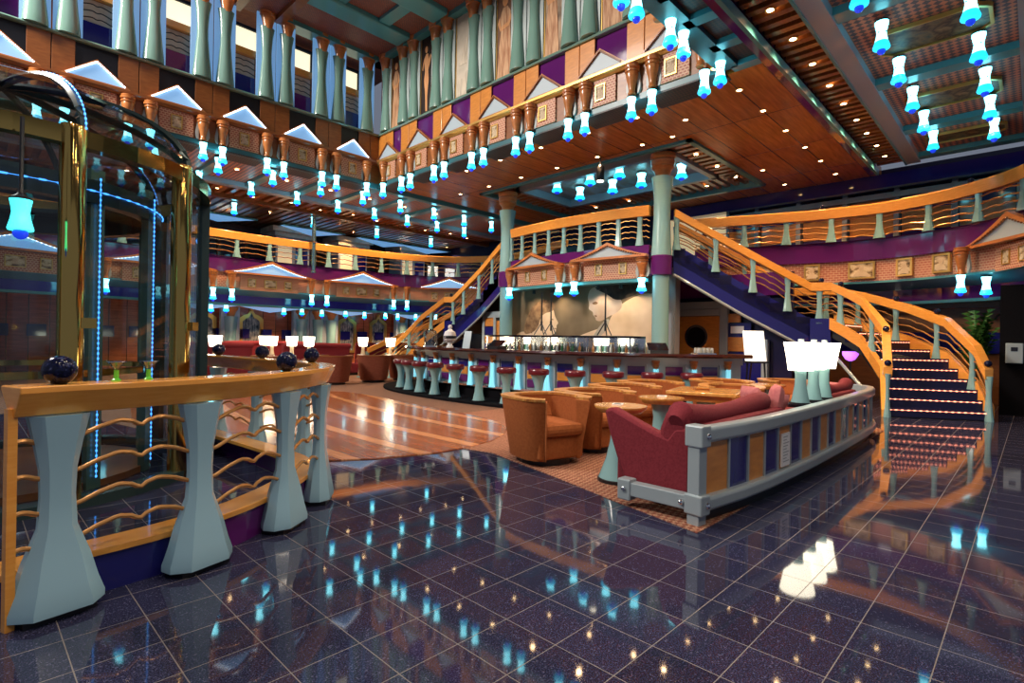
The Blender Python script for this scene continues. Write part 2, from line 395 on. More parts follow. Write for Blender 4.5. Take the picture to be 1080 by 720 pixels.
struct('ceiling_side', MB().box(-3, -5, CZ - .02, 16, -.05, CZ + .3), M['darkblue'])
# paintings set into the coffers
def cloud_mat(name, cols, scale=2.2): return noise_mat(name, [(.34, cols[0]), (.45, cols[1]), (.55, cols[2]), (.68, cols[3])], scale, .5, 3)
M['ceilpic'] = cloud_mat('ceiling_picture', [(.04, .07, .07), (.22, .13, .06), (.05, .02, .012), (.36, .2, .1)], 3.2)
for i, x in enumerate((4.25, 6.95, 9.65, 12.35, 14.75)):
    w, h_ = .62, (.36 if i < 4 else .28)
    oct_ = [(a_, b_) for b_, a_ in [(-w, -h_ + .12), (-w + .12, -h_), (w - .12, -h_), (w, -h_ + .12), (w, h_ - .12), (w - .12, h_), (-w + .12, h_), (-w, h_ - .12)]]
    t = thing('ceiling_painting', 'eight-sided brown painting in the ' + ('coffer nearest overhead', 'second coffer', 'third coffer', 'fourth coffer', 'last short coffer by the far wall')[i] + ' of the ceiling', 'painting', (x, 1.12, CZ), 0, 'paintings in the coffered ceiling')
    MB().xy(oct_, .0, .03).build('canvas', M['ceilpic'], t)
    inner = [(a * 1.0, b) for a, b in oct_]; fr = MB()
    fr.rings([[(a * k + 0, b * k, z) for a, b in oct_] for k, z in ((1.0, -.03), (1.07, -.03), (1.07, .03), (1.0, .03))], closed=True)
    fr.build('frame', M['gold'], t)

# the same ceiling on the far left side of the well
struct('ceiling_coffered_far', MB().box(-6, 14.4, CZ + .04, 17.3, 17.1, CZ + .3), M['coffer'])
beam('trim_far_front', -6, 14.2, CZ - .08, 17.3, 14.42, CZ + .3, M['teal'])
beam('trim_far_back', -6, 17.0, CZ - .1, 17.3, 17.3, CZ + .3, M['bluegrey'])
for i in range(12):
    x = -2.2 + i * 1.37 + .02; beam('trim_far_bar', x - .12, 14.3, CZ - .06, x + .12, 17.1, CZ + .1, M['teal'])
struct('ceiling_rear', MB().box(-8, 17.3, CZ + .1, 18, 25, CZ + .3), M['orangedark'])
sl = MB()
for i in range(70):
    x = -4 + i * .3; sl.box(x, 17.4, CZ, x + .14, 18.7, CZ + .09); sl.box(x, 19.3, CZ + .02, x + .17, 23.6, CZ + .1)
tag(sl.build('trim_far_slats', M['slat']), kind='structure')
beam('trim_far_rail', -6, 18.75, CZ - .1, 18, 18.95, CZ + .15, M['orangedark'])
# the recessed ceiling over the bar
struct('ceiling_bar', MB().box(11.6, 6.0, CZ + .24, 15.2, 12.0, CZ + .5), noise_mat('bar_ceiling', [(.35, (.22, .22, .26)), (.5, (.36, .25, .20)), (.65, (.42, .42, .48))], 1.2, .35, 4, (1, 3, 1)))
b = MB()
for x0, y0, x1, y1 in ((11.2, 5.5, 11.32, 12.4), (15.68, 5.5, 15.8, 12.4), (11.2, 5.5, 15.8, 5.62), (11.2, 12.28, 15.8, 12.4)): b.box(x0, y0, CZ - .06, x1, y1, CZ + .4)
tag(b.build('trim_bar_recess', M['teal']), kind='structure')
b = MB()
for x0, y0, x1, y1 in ((11.85, 6.3, 12.0, 11.45), (14.35, 6.3, 14.5, 11.45), (11.85, 6.3, 14.5, 6.45), (11.85, 11.3, 14.5, 11.45)): b.box(x0, y0, CZ, x1, y1, CZ + .4)
tag(b.build('trim_bar_inner', M['bluegrey']), kind='structure')
b = MB()
for i in range(26):
    y = 5.66 + i * .26; b.box(14.55, y, CZ + .06, 15.66, y + .13, CZ + .16)
for i in range(14):
    x = 11.36 + i * .3; b.box(x, 5.64, CZ + .06, x + .15, 6.25, CZ + .16); b.box(x, 11.5, CZ + .06, x + .15, 12.26, CZ + .16)
tag(b.build('trim_bar_slats', M['slat']), kind='structure')

# ------------------------------------------------------------------ top of the well
struct('ceiling_well', MB().box(5.75, 3.0, TZ, 9.4, 15.6, TZ + .3), M['topcoffer'])
for y in (4.6, 6.1, 7.7, 9.3, 10.9, 12.5):
    m = MB().box(5.75, y - .3, TZ - .14, 8.42, y + .3, TZ + .1); tag(m.build('trim_well_beam', M['teal'], bev=.04), kind='structure')
for x in (6.35, 7.6):
    for y in (5.35, 6.9, 8.5, 10.1, 11.7): beam('trim_well_cross', x - .16, y - .5, TZ - .08, x + .16, y + .5, TZ + .05, M['teal'])
beam('trim_well_edge', 8.5, 3.2, TZ - .12, 9.1, 14.3, TZ + .1, M['teal']); beam('trim_well_edge', 5.6, 13.9, TZ - .12, 9.1, 14.3, TZ + .1, M['teal'])
struct('ceiling_soffit', MB().box(4.75, 3.0, TZ - .05, 5.6, 14.3, TZ + .5), M['topcoffer'])
beam('trim_soffit_edge', 5.56, 3.0, TZ - .16, 5.78, 14.3, TZ + .5, M['orangedark']); beam('trim_soffit_edge', 4.6, 3.0, TZ - .16, 4.8, 14.3, TZ + 1.2, M['orangedark'])
struct('ceiling_high', MB().box(-6, 3.0, TZ + 3, 5, 16, TZ + 3.3), M['darkblue'])

# ------------------------------------------------------------------ faces of the top gallery
# shell behind the fascia
b = MB().box(-6, GY, CZ + .05, GX + .5, GY + .2, 6.5); struct('wall_gallery_left', b, M['orangedark'])
b = MB().box(-6, GY + .02, 6.5, GX + .2, GY + .25, 7.32); struct('wall_fascia_left', b, M['black'])
b = MB().box(GX, G3 - .2, CZ + .05, GX + .2, GY + .2, 6.5); struct('wall_gallery_right', b, M['orangedark'])
b = MB().box(GX + .02, G3, 6.5, GX + .25, GY + .2, 7.32); struct('wall_fascia_right', b, M['purple'])
b = MB().box(-6, G3 - .2, CZ + .05, GX, G3, 6.5).box(-6, G3 - .22, 6.5, GX, G3 - .02, 7.32); struct('wall_gallery_near', b, M['orangedark'])
# cornices: a stepped band under the pediments, a thin ledge under the columns
for nm, pts in (('trim_cornice_left', [(-6, GY), (GX, GY)]), ('trim_cornice_right', [(GX, GY), (GX, G3)]), ('trim_cornice_near', [(GX, G3), (-6, G3)])):
    p = [(a, b_, 0) for a, b_ in pts]
    struct(nm, MB().sweep(p, [(0, 6.44), (-.06, 6.44), (-.09, 6.48), (-.12, 6.5), (-.12, 6.55), (0, 6.55)]), M['gold'] if 'left' not in nm else M['orangedark'])
    struct(nm.replace('cornice', 'ledge'), MB().sweep(p, [(.3, 7.3), (-.08, 7.3), (-.1, 7.33), (-.08, 7.36), (.3, 7.36)]), M['shaft'])
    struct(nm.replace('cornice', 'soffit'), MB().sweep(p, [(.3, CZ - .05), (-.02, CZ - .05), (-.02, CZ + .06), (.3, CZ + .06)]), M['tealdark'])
# ------------------------------------------------------------------ bell lamps
def make_bell(name='pendant_lamp'):
    t = thing(name, 'lamp', 'lamp')
    MB().lathe([(.03, -.02), (.088, -.02), (.088, 0), (.03, .0)], 14).build('cap', M['black'], t)
    MB().lathe([(.082, -.02), (.08, -.05), (.064, -.12), (.058, -.17), (.063, -.22), (.078, -.29)], 16).build('shade', M['lampwhite'], t, smooth=True)
    MB().lathe([(.078, -.288), (.094, -.335), (.104, -.365), (.098, -.385), (.05, -.40)], 16).build('skirt', M['lampcyan'], t, smooth=True)
    MB().sphere((0, 0, -.415), .052, 12, 8).build('ball', M['lampblue'], t, smooth=True)
    s = MB()
    for k in range(4): s.sphere((.06 * math.cos(k * PI / 2 + .5), .06 * math.sin(k * PI / 2 + .5), -.17), .011, 6, 4)
    s.build('stud', M['black'], t)
    return t
BELL = Proto(make_bell())
def bell(x, y, z, label, group=None, scale=None, rot=None): return BELL.at((x, y, z), random.uniform(0, 6) if rot is None else rot, label, group, scale)

# ------------------------------------------------------------------ fascia pieces: local x along the face, -y towards the well
def make_pediment(lit, w=1.2, h=.47):
    t = thing('pediment', 'pediment', 'pediment')
    a = w / 2
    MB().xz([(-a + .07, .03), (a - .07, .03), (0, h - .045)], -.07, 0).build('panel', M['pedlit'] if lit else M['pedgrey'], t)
    f = MB(); o3 = [(-a, 0), (a, 0), (0, h)]; i3 = [(-a + .1, .03), (a - .1, .03), (0, h - .06)]
    f.rings([[(x, y, z) for x, z in (o3 if o else i3)] for o, y in ((1, 0), (1, -.1), (0, -.1), (0, 0))], closed=True)
    f.build('border', M['capital'], t)
    n = 20
    if lit:
        L_ = [(-(a - .1) * (1 - q / n), -.1, .035 + (h - .085) * q / n) for q in range(n + 1)]; b = beads(L_ + [(-x, y, z) for x, y, z in reversed(L_[:-1])], .019)
    else:
        b = MB()
        for sgn in (-1, 1):
            for k in range(n):
                q = (k + .7) / n; x = sgn * (a - .1) * (1 - q); z = .035 + (h - .085) * q; b.box(x - .009, -.115, z - .016, x + .009, -.09, z + .016)
    b.build('light_beads' if lit else 'dentil_edge', M['bead'] if lit else M['orangedark'], t)
    return t
def make_capital():
    t = thing('vase_capital', 'capital', 'ornament')
    MB().lathe([(.055, 0), (.075, .02), (.075, .05), (.06, .07), (.062, .12), (.075, .2), (.1, .3), (.118, .38), (.112, .42)], 16, (0, -.09, 0)).build('vase', M['capital'], t, smooth=True)
    MB().lathe([(.112, .42), (.132, .43), (.135, .455), (.115, .465), (.115, .48), (.14, .495), (.145, .53), (.12, .545), (.13, .56), (.13, .58)], 16, (0, -.09, 0)).build('ring_moulding', M['capital'], t, smooth=True)
    for sg in (-1, 1):
        p = [(0, .04), (.05, .06), (.085, .13), (.085, .22), (.05, .36), (.02, .5), (0, .56)]
        MB().xz([(sg * (.085 + a * .75), b) for a, b in p], -.05, -.005).build('side_blade', M['panelgrey'], t)
    return t
def picture_mat(i):
    r = random.Random(i)
    m = noise_mat('plaque_figure', [(.36, (.10, .06, .03)), (.46, (.32, .22, .12)), (.54, (.62, .5, .32)), (.66, (.75, .64, .45))], 5 + r.random() * 3, .5, 3, (1, 1, 1 + r.random()))
    return m
PM = [picture_mat(i) for i in range(4)]
def make_frieze(w=.68, pics=((0, .23, .31),), h=.5):
    t = thing('woven_frieze', 'frieze', 'panel')
    MB().box(-w / 2, -.04, 0, w / 2, 0, h).build('woven_panel', M['frieze'], t)
    for k, (cx_, pw, ph) in enumerate(pics):
        f = MB().frame(pw, ph, .022, -.065, -.04, cx_, (h - ph) / 2).build('picture_frame', M['gold'], t)
        # a small pale bust on a dark ground
        MB().box(cx_ - pw / 2 + .02, -.048, (h - ph) / 2 + .02, cx_ + pw / 2 - .02, -.04, (h + ph) / 2 - .02).build('picture', PM[k % 4], f)
        s = MB(); zc = h / 2
        s.xz([(cx_ + pw * .26 * math.cos(a), zc - ph * .2 + ph * .22 * math.sin(a)) for a in [PI * q / 8 for q in range(9)]], -.053, -.048)
        s.xz([(cx_ + pw * .12 * math.cos(a), zc + ph * .12 + ph * .13 * math.sin(a)) for a in [2 * PI * q / 10 for q in range(10)]], -.053, -.048)
        s.build('figure', M['cream'], f)
    return t
def make_pilaster(lit):
    t = thing('pilaster', 'pilaster', 'column')
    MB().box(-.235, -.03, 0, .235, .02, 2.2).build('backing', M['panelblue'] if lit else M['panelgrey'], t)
    pr = [(.205, 0), (.205, .06), (.198, .14), (.16, .5), (.122, .95), (.12, 1.2), (.145, 1.55), (.185, 1.78)]
    MB().lathe(pr, 16, (0, -.06, 0), 1, .62).build('shaft', M['shaft'], t, smooth=True)
    MB().lathe([(.10, 1.74), (.115, 1.8), (.135, 1.9), (.165, 2.0), (.18, 2.05), (.20, 2.06), (.20, 2.09), (.185, 2.1), (.215, 2.13), (.215, 2.2)], 16, (0, -.1, 0), 1, .75).build('capital', M['capital'], t, smooth=True)
    return t
PED_L, PED_R = Proto(make_pediment(True)), Proto(make_pediment(False))
CAP, FRZ = Proto(make_capital()), Proto(make_frieze())
PIL_L, PIL_R = Proto(make_pilaster(True)), Proto(make_pilaster(False))

def from_corner(i): return ORD[i] + ' from the corner' if i else 'nearest the corner'
def bays(name, us, pairs, pos, rot, lit, ped, pil, pil_z, glow):
    """us: centres of pediments, pairs: centres of lamp pairs, ordered from the inner corner outward"""
    for i, u in enumerate(us):
        ped.at(pos(u, 0, 6.55), rot, f'{glow} triangular pediment on the {name}, {from_corner(i)}', f'pediments of the {name}')
        FRZ.at(pos(u, 0, 5.93), rot, f'woven red frieze with gold framed bust on the {name}, {from_corner(i)}', f'frieze panels of the {name}')
    for i, (u, d) in enumerate(pairs):
        for sg, wd in (((-1, 'inner'), (1, 'outer')) if d else ((0, 'single'),)):
            v = u + sg * d
            CAP.at(pos(v, 0, CZ + .02), rot, f'copper vase capital on the {name}, {ORD[i]} pair from the corner, {wd} one', f'vase capitals of the {name}')
            x, y, z = pos(v, .1, CZ); bell(x, y, z, f'glowing bell lamp under the {name}, {ORD[i]} pair from the corner, {wd} one', f'bell lamps of the {name}')
            if pil:
                pil.at(pos(u + sg * .25 if d else u, 0, 7.36), rot, f'green waisted pilaster over the {name}, {ORD[i]} pair from the corner, {wd} one', f'pilasters over the {name}')
LEFT = lambda u, o, z: (u, GY - o, z)
RIGHT = lambda u, o, z: (GX - o, u, z)
NEAR = lambda u, o, z: (u, G3 + o, z)
lu = [7.82 - 1.468 * i for i in range(7)]; lp = [(8.26, 0)] + [(7.10 - 1.468 * i, -.21) for i in range(6)]
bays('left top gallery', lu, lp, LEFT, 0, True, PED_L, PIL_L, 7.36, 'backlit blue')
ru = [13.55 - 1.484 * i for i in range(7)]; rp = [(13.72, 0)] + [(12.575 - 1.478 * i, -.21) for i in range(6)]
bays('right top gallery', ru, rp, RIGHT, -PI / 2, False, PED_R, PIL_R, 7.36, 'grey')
CAP.at((GX - .17, G3 + .17, CZ + .02), -PI / 4 - PI / 2, 'copper vase capital turning the free end of the right top gallery', 'vase capitals of the right top gallery')
bell(8.55, 3.98, CZ, 'glowing bell lamp at the free end of the right top gallery, nearer of two')
bell(8.38, 3.64, CZ, 'glowing bell lamp just behind the free end of the right top gallery')
# lamps of the third side, seen from below in front of the right gallery
for i, (x, wd) in enumerate(((7.22, 'inner'), (6.83, 'outer'), (5.95, 'inner'), (5.6, 'outer'))):
    bell(x, 3.68, CZ, f'glowing bell lamp hanging before the right gallery paintings, {"lower" if i < 2 else "upper"} pair, {wd} one')
    CAP.at((x, G3, CZ + .02), PI, f'copper vase capital on the near side gallery, {"lower" if i < 2 else "upper"} pair, {wd} one', 'vase capitals of the near gallery')
for i, u in enumerate((7.95, 6.4, 4.95)):
    PED_R.at((u, G3, 6.55), PI, f'grey triangular pediment on the near side gallery, {from_corner(i)}', 'pediments of the near gallery')
# orange panel pairs between pediments, with a thin joint
def fascia_panels(nm, pairs, pos, rot, m):
    for i, (u, d) in enumerate(pairs):
        b = MB()
        for sg in (-1, 1): b.box(-.005 + sg * .19 - .18, -.03, 0, sg * .19 + .18, 0, .74)
        o = b.build('trim_panels_' + nm, m, None, bev=.006); o.location = pos(u, 0, 6.56); o.rotation_euler = (0, 0, rot); tag(o, kind='structure')
fascia_panels('left', [(8.4, 0)] + lp[1:], LEFT, 0, M['orangedark']); fascia_panels('right', rp + [(4.0, 0)], RIGHT, -PI / 2, M['orange'])  # left panels use a darker orange: the shade of that face, put into colour
# dark grilles sloping under the friezes
for nm, us, pos, rot in (('left', lu, LEFT, 0), ('right', ru, RIGHT, -PI / 2)):
    for i, u in enumerate(us):
        b = MB().add([(-.5, -.02, 0), (.5, -.02, 0), (.44, .45, -.06), (-.44, .45, -.06), (-.5, -.02, .03), (.5, -.02, .03), (.44, .45, -.03), (-.44, .45, -.03)],
                     [(0, 3, 2, 1), (4, 5, 6, 7), (0, 1, 5, 4), (1, 2, 6, 5), (2, 3, 7, 6), (3, 0, 4, 7)])
        o = b.build('trim_grille_' + nm, M['grille']); o.location = pos(u, 0, CZ - .07); o.rotation_euler = (0, 0, rot); tag(o, kind='structure')
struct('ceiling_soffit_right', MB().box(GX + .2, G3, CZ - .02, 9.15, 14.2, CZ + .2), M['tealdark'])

# ------------------------------------------------------------------ the paintings between the right pilasters
SKIN, DRAPE = (.62, .36, .20), (.66, .44, .30)
def blob(cx_, cz_, rx, rz, n=14, a0=0): return [(cx_ + rx * math.cos(2 * PI * k / n + a0), cz_ + rz * math.sin(2 * PI * k / n + a0)) for k in range(n)]
def drape_mat(name, a, b): return noise_mat(name, [(.35, a), (.65, b)], 4, .6, 3, (6, 6, .6))
PD_ = [drape_mat('painted_robe', (.30, .13, .06), (.62, .38, .22)), drape_mat('painted_skin', (.55, .25, .10), (.66, .34, .16)), drape_mat('painted_stone', (.42, .36, .28), (.66, .58, .46))]
PB = [noise_mat('painted_ground', [(.35, a), (.65, b)], 2, .6) for a, b in (((.05, .02, .012), (.10, .04, .02)), ((.012, .008, .008), (.03, .015, .012)), ((.45, .40, .32), (.62, .55, .45)), ((.10, .05, .03), (.2, .1, .06)), ((.06, .04, .03), (.5, .36, .24)), ((.5, .3, .2), (.66, .42, .28)))]
descr = ['robed figure on a brown ground', 'bare standing figure on black', 'grey rock and cloud', 'pale robed figure with folded arms', 'pale draped figure beside a dark strip', 'warm rosy drapery']
def painting(i, u, w):
    t = thing('wall_painting', f'tall narrow painting of {descr[i]} between green pilasters', 'painting', (GX + .02, u, 7.38), -PI / 2, 'paintings on the right top gallery')
    h = 2.12
    MB().box(-w / 2, -.02, 0, w / 2, .02, h).build('canvas', PB[i], t)
    MB().frame(w, h, .02, -.035, .0).build('frame', M['gold'], t)
    f = MB(); y0, y1 = -.028, -.02
    r, sk, st = PD_
    if i in (0, 3, 4):
        s = (1, 1, 1.1, 1.25, 1)[i]; ox = (.0, 0, 0, .02, -.04)[i]
        f.xz([(ox - .05 * s, 1.62), (ox + .06 * s, 1.62), (ox + .15 * s, 1.45), (ox + .13 * s, 1.1), (ox + .17 * s, .5), (ox + .2 * s, .03), (ox - .19 * s, .03), (ox - .16 * s, .6), (ox - .11 * s, 1.1), (ox - .15 * s, 1.4)], y0, y1); f.build('painted_robe', r, t)
        g = MB().xz(blob(ox, 1.76, .07 * s, .1 * s), y0, y1).xz([(ox - .15 * s, 1.42), (ox - .1 * s, 1.2), (ox + .08 * s, 1.24), (ox + .14 * s, 1.42), (ox + .18 * s, 1.3), (ox + .1 * s, 1.14), (ox - .12 * s, 1.1), (ox - .19 * s, 1.3)], y0 - .004, y0); g.build('painted_skin', sk, t)
    elif i == 1:
        f.xz([(-.03, 1.6), (.05, 1.6), (.1, 1.42), (.16, 1.55), (.2, 1.5), (.13, 1.28), (.07, 1.15), (.1, .9), (.04, .45), (.05, .06), (-.03, .06), (-.05, .5), (-.11, .9), (-.07, 1.15), (-.11, 1.4), (-.16, 1.2), (-.2, 1.22), (-.13, 1.48)], y0, y1)
        f.xz(blob(-.02, 1.72, .06, .09), y0, y1); f.build('painted_skin', sk, t)
    elif i == 2:
        f.xz([(-.22, .3), (-.1, .5), (.05, .42), (.22, .7), (.22, .04), (-.22, .04)], y0, y1).xz([(.0, 1.1), (.12, 1.45), (.2, 1.4), (.14, 1.0), (.2, .8), (-.1, .8)], y0, y1); f.build('painted_rock', st, t)
    else:
        f.xz([(-.2, 2.05), (.05, 1.9), (.0, 1.2), (.12, .5), (.2, .04), (-.2, .04)], y0, y1); f.build('painted_robe', r, t)
for i in range(6): painting(i, 13.3 - 1.478 * i if i else 13.27, .5 if i else .42)

# ------------------------------------------------------------------ what stands behind the left pilasters: guard, glass and lit windows
struct('wall_left_back', MB().box(-6, 16.6, 7.3, GX + .6, 16.8, 12), M['orangedark'])
struct('floor_gallery_left', MB().box(-6, GY + .25, 7.1, GX + .6, 16.6, 7.3), M['darkblue'])
struct('wall_right_back', MB().box(GX + .16, 3.6, 7.36, GX + .4, 14.3, TZ), M['redwall'])
for i in range(6):
    u = 7.82 - 1.468 * i
    w = MB().frame(.95, .75, .09, -.06, .06); o = w.build(f'window_{i + 1}', M['black'], None, bev=.02); o.location = (u + .1, 14.8, 8.62); tag(o, kind='structure')
    p = MB().box(-.4, -.01, .07, .4, .01, .68).build('pane', M['sunwin'] if i != 3 else M['sunwin'], o)
    t = thing('gallery_guard', f'orange rail with dark wavy bars behind the left pilasters, {from_corner(i)}', 'railing', (u, GY + .14, 7.36), 0, 'guards of the left top gallery')
    MB().box(-.3, -.06, 1.0, .3, .06, 1.16).build('handrail', M['rail'], t, bev=.01)
    for k in range(3):
        MB().tube([(-.3 + .6 * q / 20, 0, .55 + k * .14 + .05 * wave(q / 20)) for q in range(21)], .012).build('wave_bar', M['black'], t)
    MB().box(-.3, .02, .0, .3, .05, .5).build('glass_panel', M['purple'] if i % 2 else M['blue'], t)
    MB().box(-.3, .08, .5, .3, .1, 1.0).build('light_panel', M['cream'], t)
# a higher pediment row beyond the soffit, only its lowest tips show
for i, u in enumerate((3.95, 2.5)):
    PED_L.at((u, GY, 9.9), 0, f'backlit blue pediment high above the left top gallery, {"right" if i == 0 else "left"} of two')
struct('wall_fascia_high', MB().box(-6, GY + .02, TZ - .02, 4.6, GY + .2, 11), M['orangedark'])
# ------------------------------------------------------------------ balustrades
def post_mb(h, wt, ww, wb, ang, p, dr=.6, z0=0, m=None):
    """waisted flat-faced post: octagonal rings, widest at the foot"""
    m = m or MB(); ca, sa = math.cos(ang), math.sin(ang); rs = []
    prof = [(0, wb), (.035, wb), (.12, wb * .86), (.25, wb * .66 + ww * .1), (.42, ww * 1.12), (.58, ww), (.72, ww * 1.06), (.86, (ww + wt) / 2 * 1.0), (1, wt)]
    for k, w in prof:
        d = w * dr if k < .5 else max(w, ww) * dr
        loop = [(-.3 * w, -.5 * d), (.3 * w, -.5 * d), (.5 * w, -.18 * d), (.5 * w, .18 * d), (.3 * w, .5 * d), (-.3 * w, .5 * d), (-.5 * w, .18 * d), (-.5 * w, -.18 * d)]
        rs.append([(p[0] + a * ca - b * sa, p[1] + a * sa + b * ca, p[2] + z0 + h * k) for a, b in loop])
    return m.rings(rs)
GSEC = [(-.06, -.26), (.06, -.26), (.09, -.03), (.08, 0), (-.08, 0), (-.09, -.03)]
RAILSEC = [(-.07, -.14), (.07, -.14), (.085, -.02), (.075, 0), (-.075, 0), (-.085, -.02)]
def balustrade(root, path, h, posts, levels, wt=.16, ww=.10, wb=.22, dr=.6, postmat=None, sec=RAILSEC, base=None, rodr=.012, amp=.05, z0=0, rods=True, ends=True, ballr=0, balls=(), rod_n=18, flip=False, postnames='post'):
    off = root.location
    MB().sweep(path.lift(h), sec).build('handrail', M['rail'], root, off=off, bev=.008)
    if base: MB().sweep(path.lift(0), base).build('base_rail', M['rail'], root, off=off)
    for d in posts:
        post_mb(h - .13 - z0, wt, ww, wb, path.ang(d), path.at(d), dr, z0).build(postnames, postmat or M['post'], root, off=off, smooth=30)
    if rods:
        ds = list(posts)
        if ends: ds = [0] + ds + [path.L]
        for a, b in zip(ds, ds[1:]):
            if b - a < .25: continue
            for z in levels:
                pts = []
                for q in range(rod_n + 1):
                    k = q / rod_n; p = path.at(a + (b - a) * k); pts.append((p[0], p[1], p[2] + z + amp * wave(1 - k if flip else k)))
                MB().tube(pts, rodr, 5).build('wave_rod', M['rod'], root, off=off, smooth=True)
    for d in balls:
        p = path.at(d); MB().sphere((p[0], p[1], p[2] + h + ballr * .9), ballr, 16, 10).build('ball_finial', M['ballblue'], root, off=off, smooth=True)

# ------------------------------------------------------------------ the two side galleries of the upper deck (mirror images)
RGP = [(14.4, 6.9), (15.0, 5.3), (15.4, 4.1), (15.6, 2.8), (15.3, 1.8), (14.9, 1.0), (14.0, .1), (12.2, -.6), (9, -.9)]
def mir(p): return (p[0], 2 * YC - p[1]) + tuple(p[2:])
PR = Path([(x, y, DZ) for x, y in RGP], 2)
PL_ = Path([mir((x, y, DZ)) for x, y in RGP] + [(6, 19.3, DZ), (3, 19.0, DZ), (0, 18.5, DZ), (-3, 17.8, DZ)], 2)
for nm, P_, s in (('right', PR, 1), ('rear', PL_, -1)):
    # side +1 : the void lies on the right hand of travel for the right gallery
    q = P_.p
    z = lambda a, b: [(x * s, w - DZ) for x, w in ((.02, a), (-.12, a), (-.12, b), (.02, b))]
    struct('trim_purple_' + nm, MB().sweep(q, [(s * .05, .0), (s * .05, .28), (s * .0, .3), (s * .35, .3), (s * .35, -.2), (s * .05, -.2)]), M['purple'])
    struct('trim_frieze_' + nm, MB().sweep(q, [(s * .12, -.2), (s * .12, -.72), (s * .3, -.72), (s * .3, -.2)]), brickpat_mat('frieze_' + nm, (.42, .13, .08), (.5, .18, .11), (.68, .45, .3), .1, .055, swap='sum' if nm == 'right' else 'dif'))
    struct('trim_soffit_' + nm, MB().sweep(q, [(s * .1, -.72), (s * .1, -.77), (s * 1.2, -.95), (s * 1.2, -.8)]), M['teal'])
    struct('trim_blue_' + nm, MB().sweep(q, [(s * .95, -.85), (s * .95, -1.2), (s * 1.1, -1.2), (s * 1.1, -.85)]), mat('blue_band', (.03, .03, .32), .1, coat=.4) if nm == 'rear' else M['purple'])
    struct('trim_edge_' + nm, MB().sweep(q, [(s * .9, -1.2), (s * .9, -1.27), (s * 1.2, -1.27), (s * 1.2, -1.2)]), M['teal'])
def arc_posts(P_, step, d0=.3): 
    n = int((P_.L - d0) / step); return [d0 + step * i for i in range(n + 1)]
t = thing('gallery_railing', 'long curved orange handrail with wavy bars on the purple right hand upper gallery', 'railing', (15.3, 3, DZ))
balustrade(t, PR, RZ - DZ, arc_posts(PR, 1.02, .25), (.36, .51, .66, .81), .17, .12, .24, balls=(3.1, 6.2), ballr=.06, z0=.3, flip=True, rodr=.017, sec=GSEC)
t = thing('gallery_railing', 'long curved orange handrail on the rear upper gallery behind the hanging lamps', 'railing', (9, 19.3, DZ))
dl = arc_posts(PL_, 1.08, 3.2)
balustrade(t, PL_, RZ - DZ, dl, (.45, .62, .79, .93), .18, .13, .25, z0=.3, rodr=.014, rod_n=10, sec=GSEC)

def on_path(P_, d, out, z, s):
    p = P_.at(d); a = P_.ang(d); nx, ny = -math.sin(a), math.cos(a)
    return (p[0] - s * out * nx, p[1] - s * out * ny, z), a
# wide pediments, capitals with lamps and framed friezes along the curved galleries
def make_wide_pediment(lit, w, h):
    t = thing('wide_pediment', 'x', 'pediment'); a = w / 2; n = 10
    o3 = [(-a, 0)] + [(-a + a * k / n, h * (k / n) ** 1.35) for k in range(1, n + 1)] + [(a * k / n, h * (1 - k / n) ** 1.35) for k in range(1, n + 1)]
    i3 = [(x * .9, z * .8 + .0) for x, z in o3]
    MB().xz(i3, -.08, 0).build('panel', M['pedlit'] if lit else M['pedgrey'], t)
    f = MB().rings([[(x, y, z) for x, z in o] for o, y in ((o3, 0), (o3, -.13), (i3, -.13), (i3, 0))], closed=True); f.build('border', M['capital'], t)
    MB().box(-a, -.14, -.06, a, 0, 0).build('sill', M['capital'], t)
    pts = [(q * a * .9, -.13, h * (1 - abs(q)) ** 1.35 * .8 - .015) for q in [i / 15 - 1 for i in range(31)]]
    b = beads(pts, .010 if lit else .02)
    b.build('light_beads' if lit else 'dentil_edge', M['bead'] if lit else M['orangedark'], t); return t
WPL = Proto(make_wide_pediment(True, 3.0, .46)); WPR = Proto(make_wide_pediment(False, 2.3, .5))
TRI = Proto(make_frieze(2.0, ((-.62, .26, .3), (0, .42, .3), (.62, .26, .3)), .5))
nth = ['rightmost', 'second from the right', 'third from the right', 'fourth from the right', 'fifth from the right', 'sixth from the right', 'seventh from the right']
cen = [PL_.near(x, y) for x, y in ((14.5, 17.8), (11.1, 19.1), (7.65, 19.3), (4.3, 19.1), (1.0, 18.7))]
for i, d in enumerate(cen):
    (x, y, z), a = on_path(PL_, d, -.0, 3.4, -1); a2 = a + PI
    p, a = on_path(PL_, d, .05, 3.46, -1); WPL.at(p, a + PI, f'lit shallow blue pediment on the rear upper gallery, {nth[i]}', 'pediments of the rear gallery')
    p, a = on_path(PL_, d, -.02, 2.88, -1); TRI.at(p, a + PI, f'woven frieze with three framed busts on the rear upper gallery, {nth[i]}', 'friezes of the rear gallery')
mids = [PL_.near(x, y) for x, y in ((15.35, 16.2), (12.6, 18.85), (9.3, 19.3), (5.95, 19.3), (2.6, 19.0))]
for i, d in enumerate(mids):
    for sg, wd in ((-1, 'right'), (1, 'left')):
        if i == 0 and sg < 0: continue
        p, a = on_path(PL_, d + sg * .29, .05, 2.86, -1); CAP.at(p, a + PI, f'copper vase capital on the rear gallery, {nth[i]} pair, {wd} one', 'vase capitals of the rear gallery')
        p, a = on_path(PL_, d + sg * .29, .16, 2.88, -1); bell(*p, f'glowing bell lamp under the rear gallery front, {nth[i]} pair, {wd} one', 'bell lamps of the rear gallery')
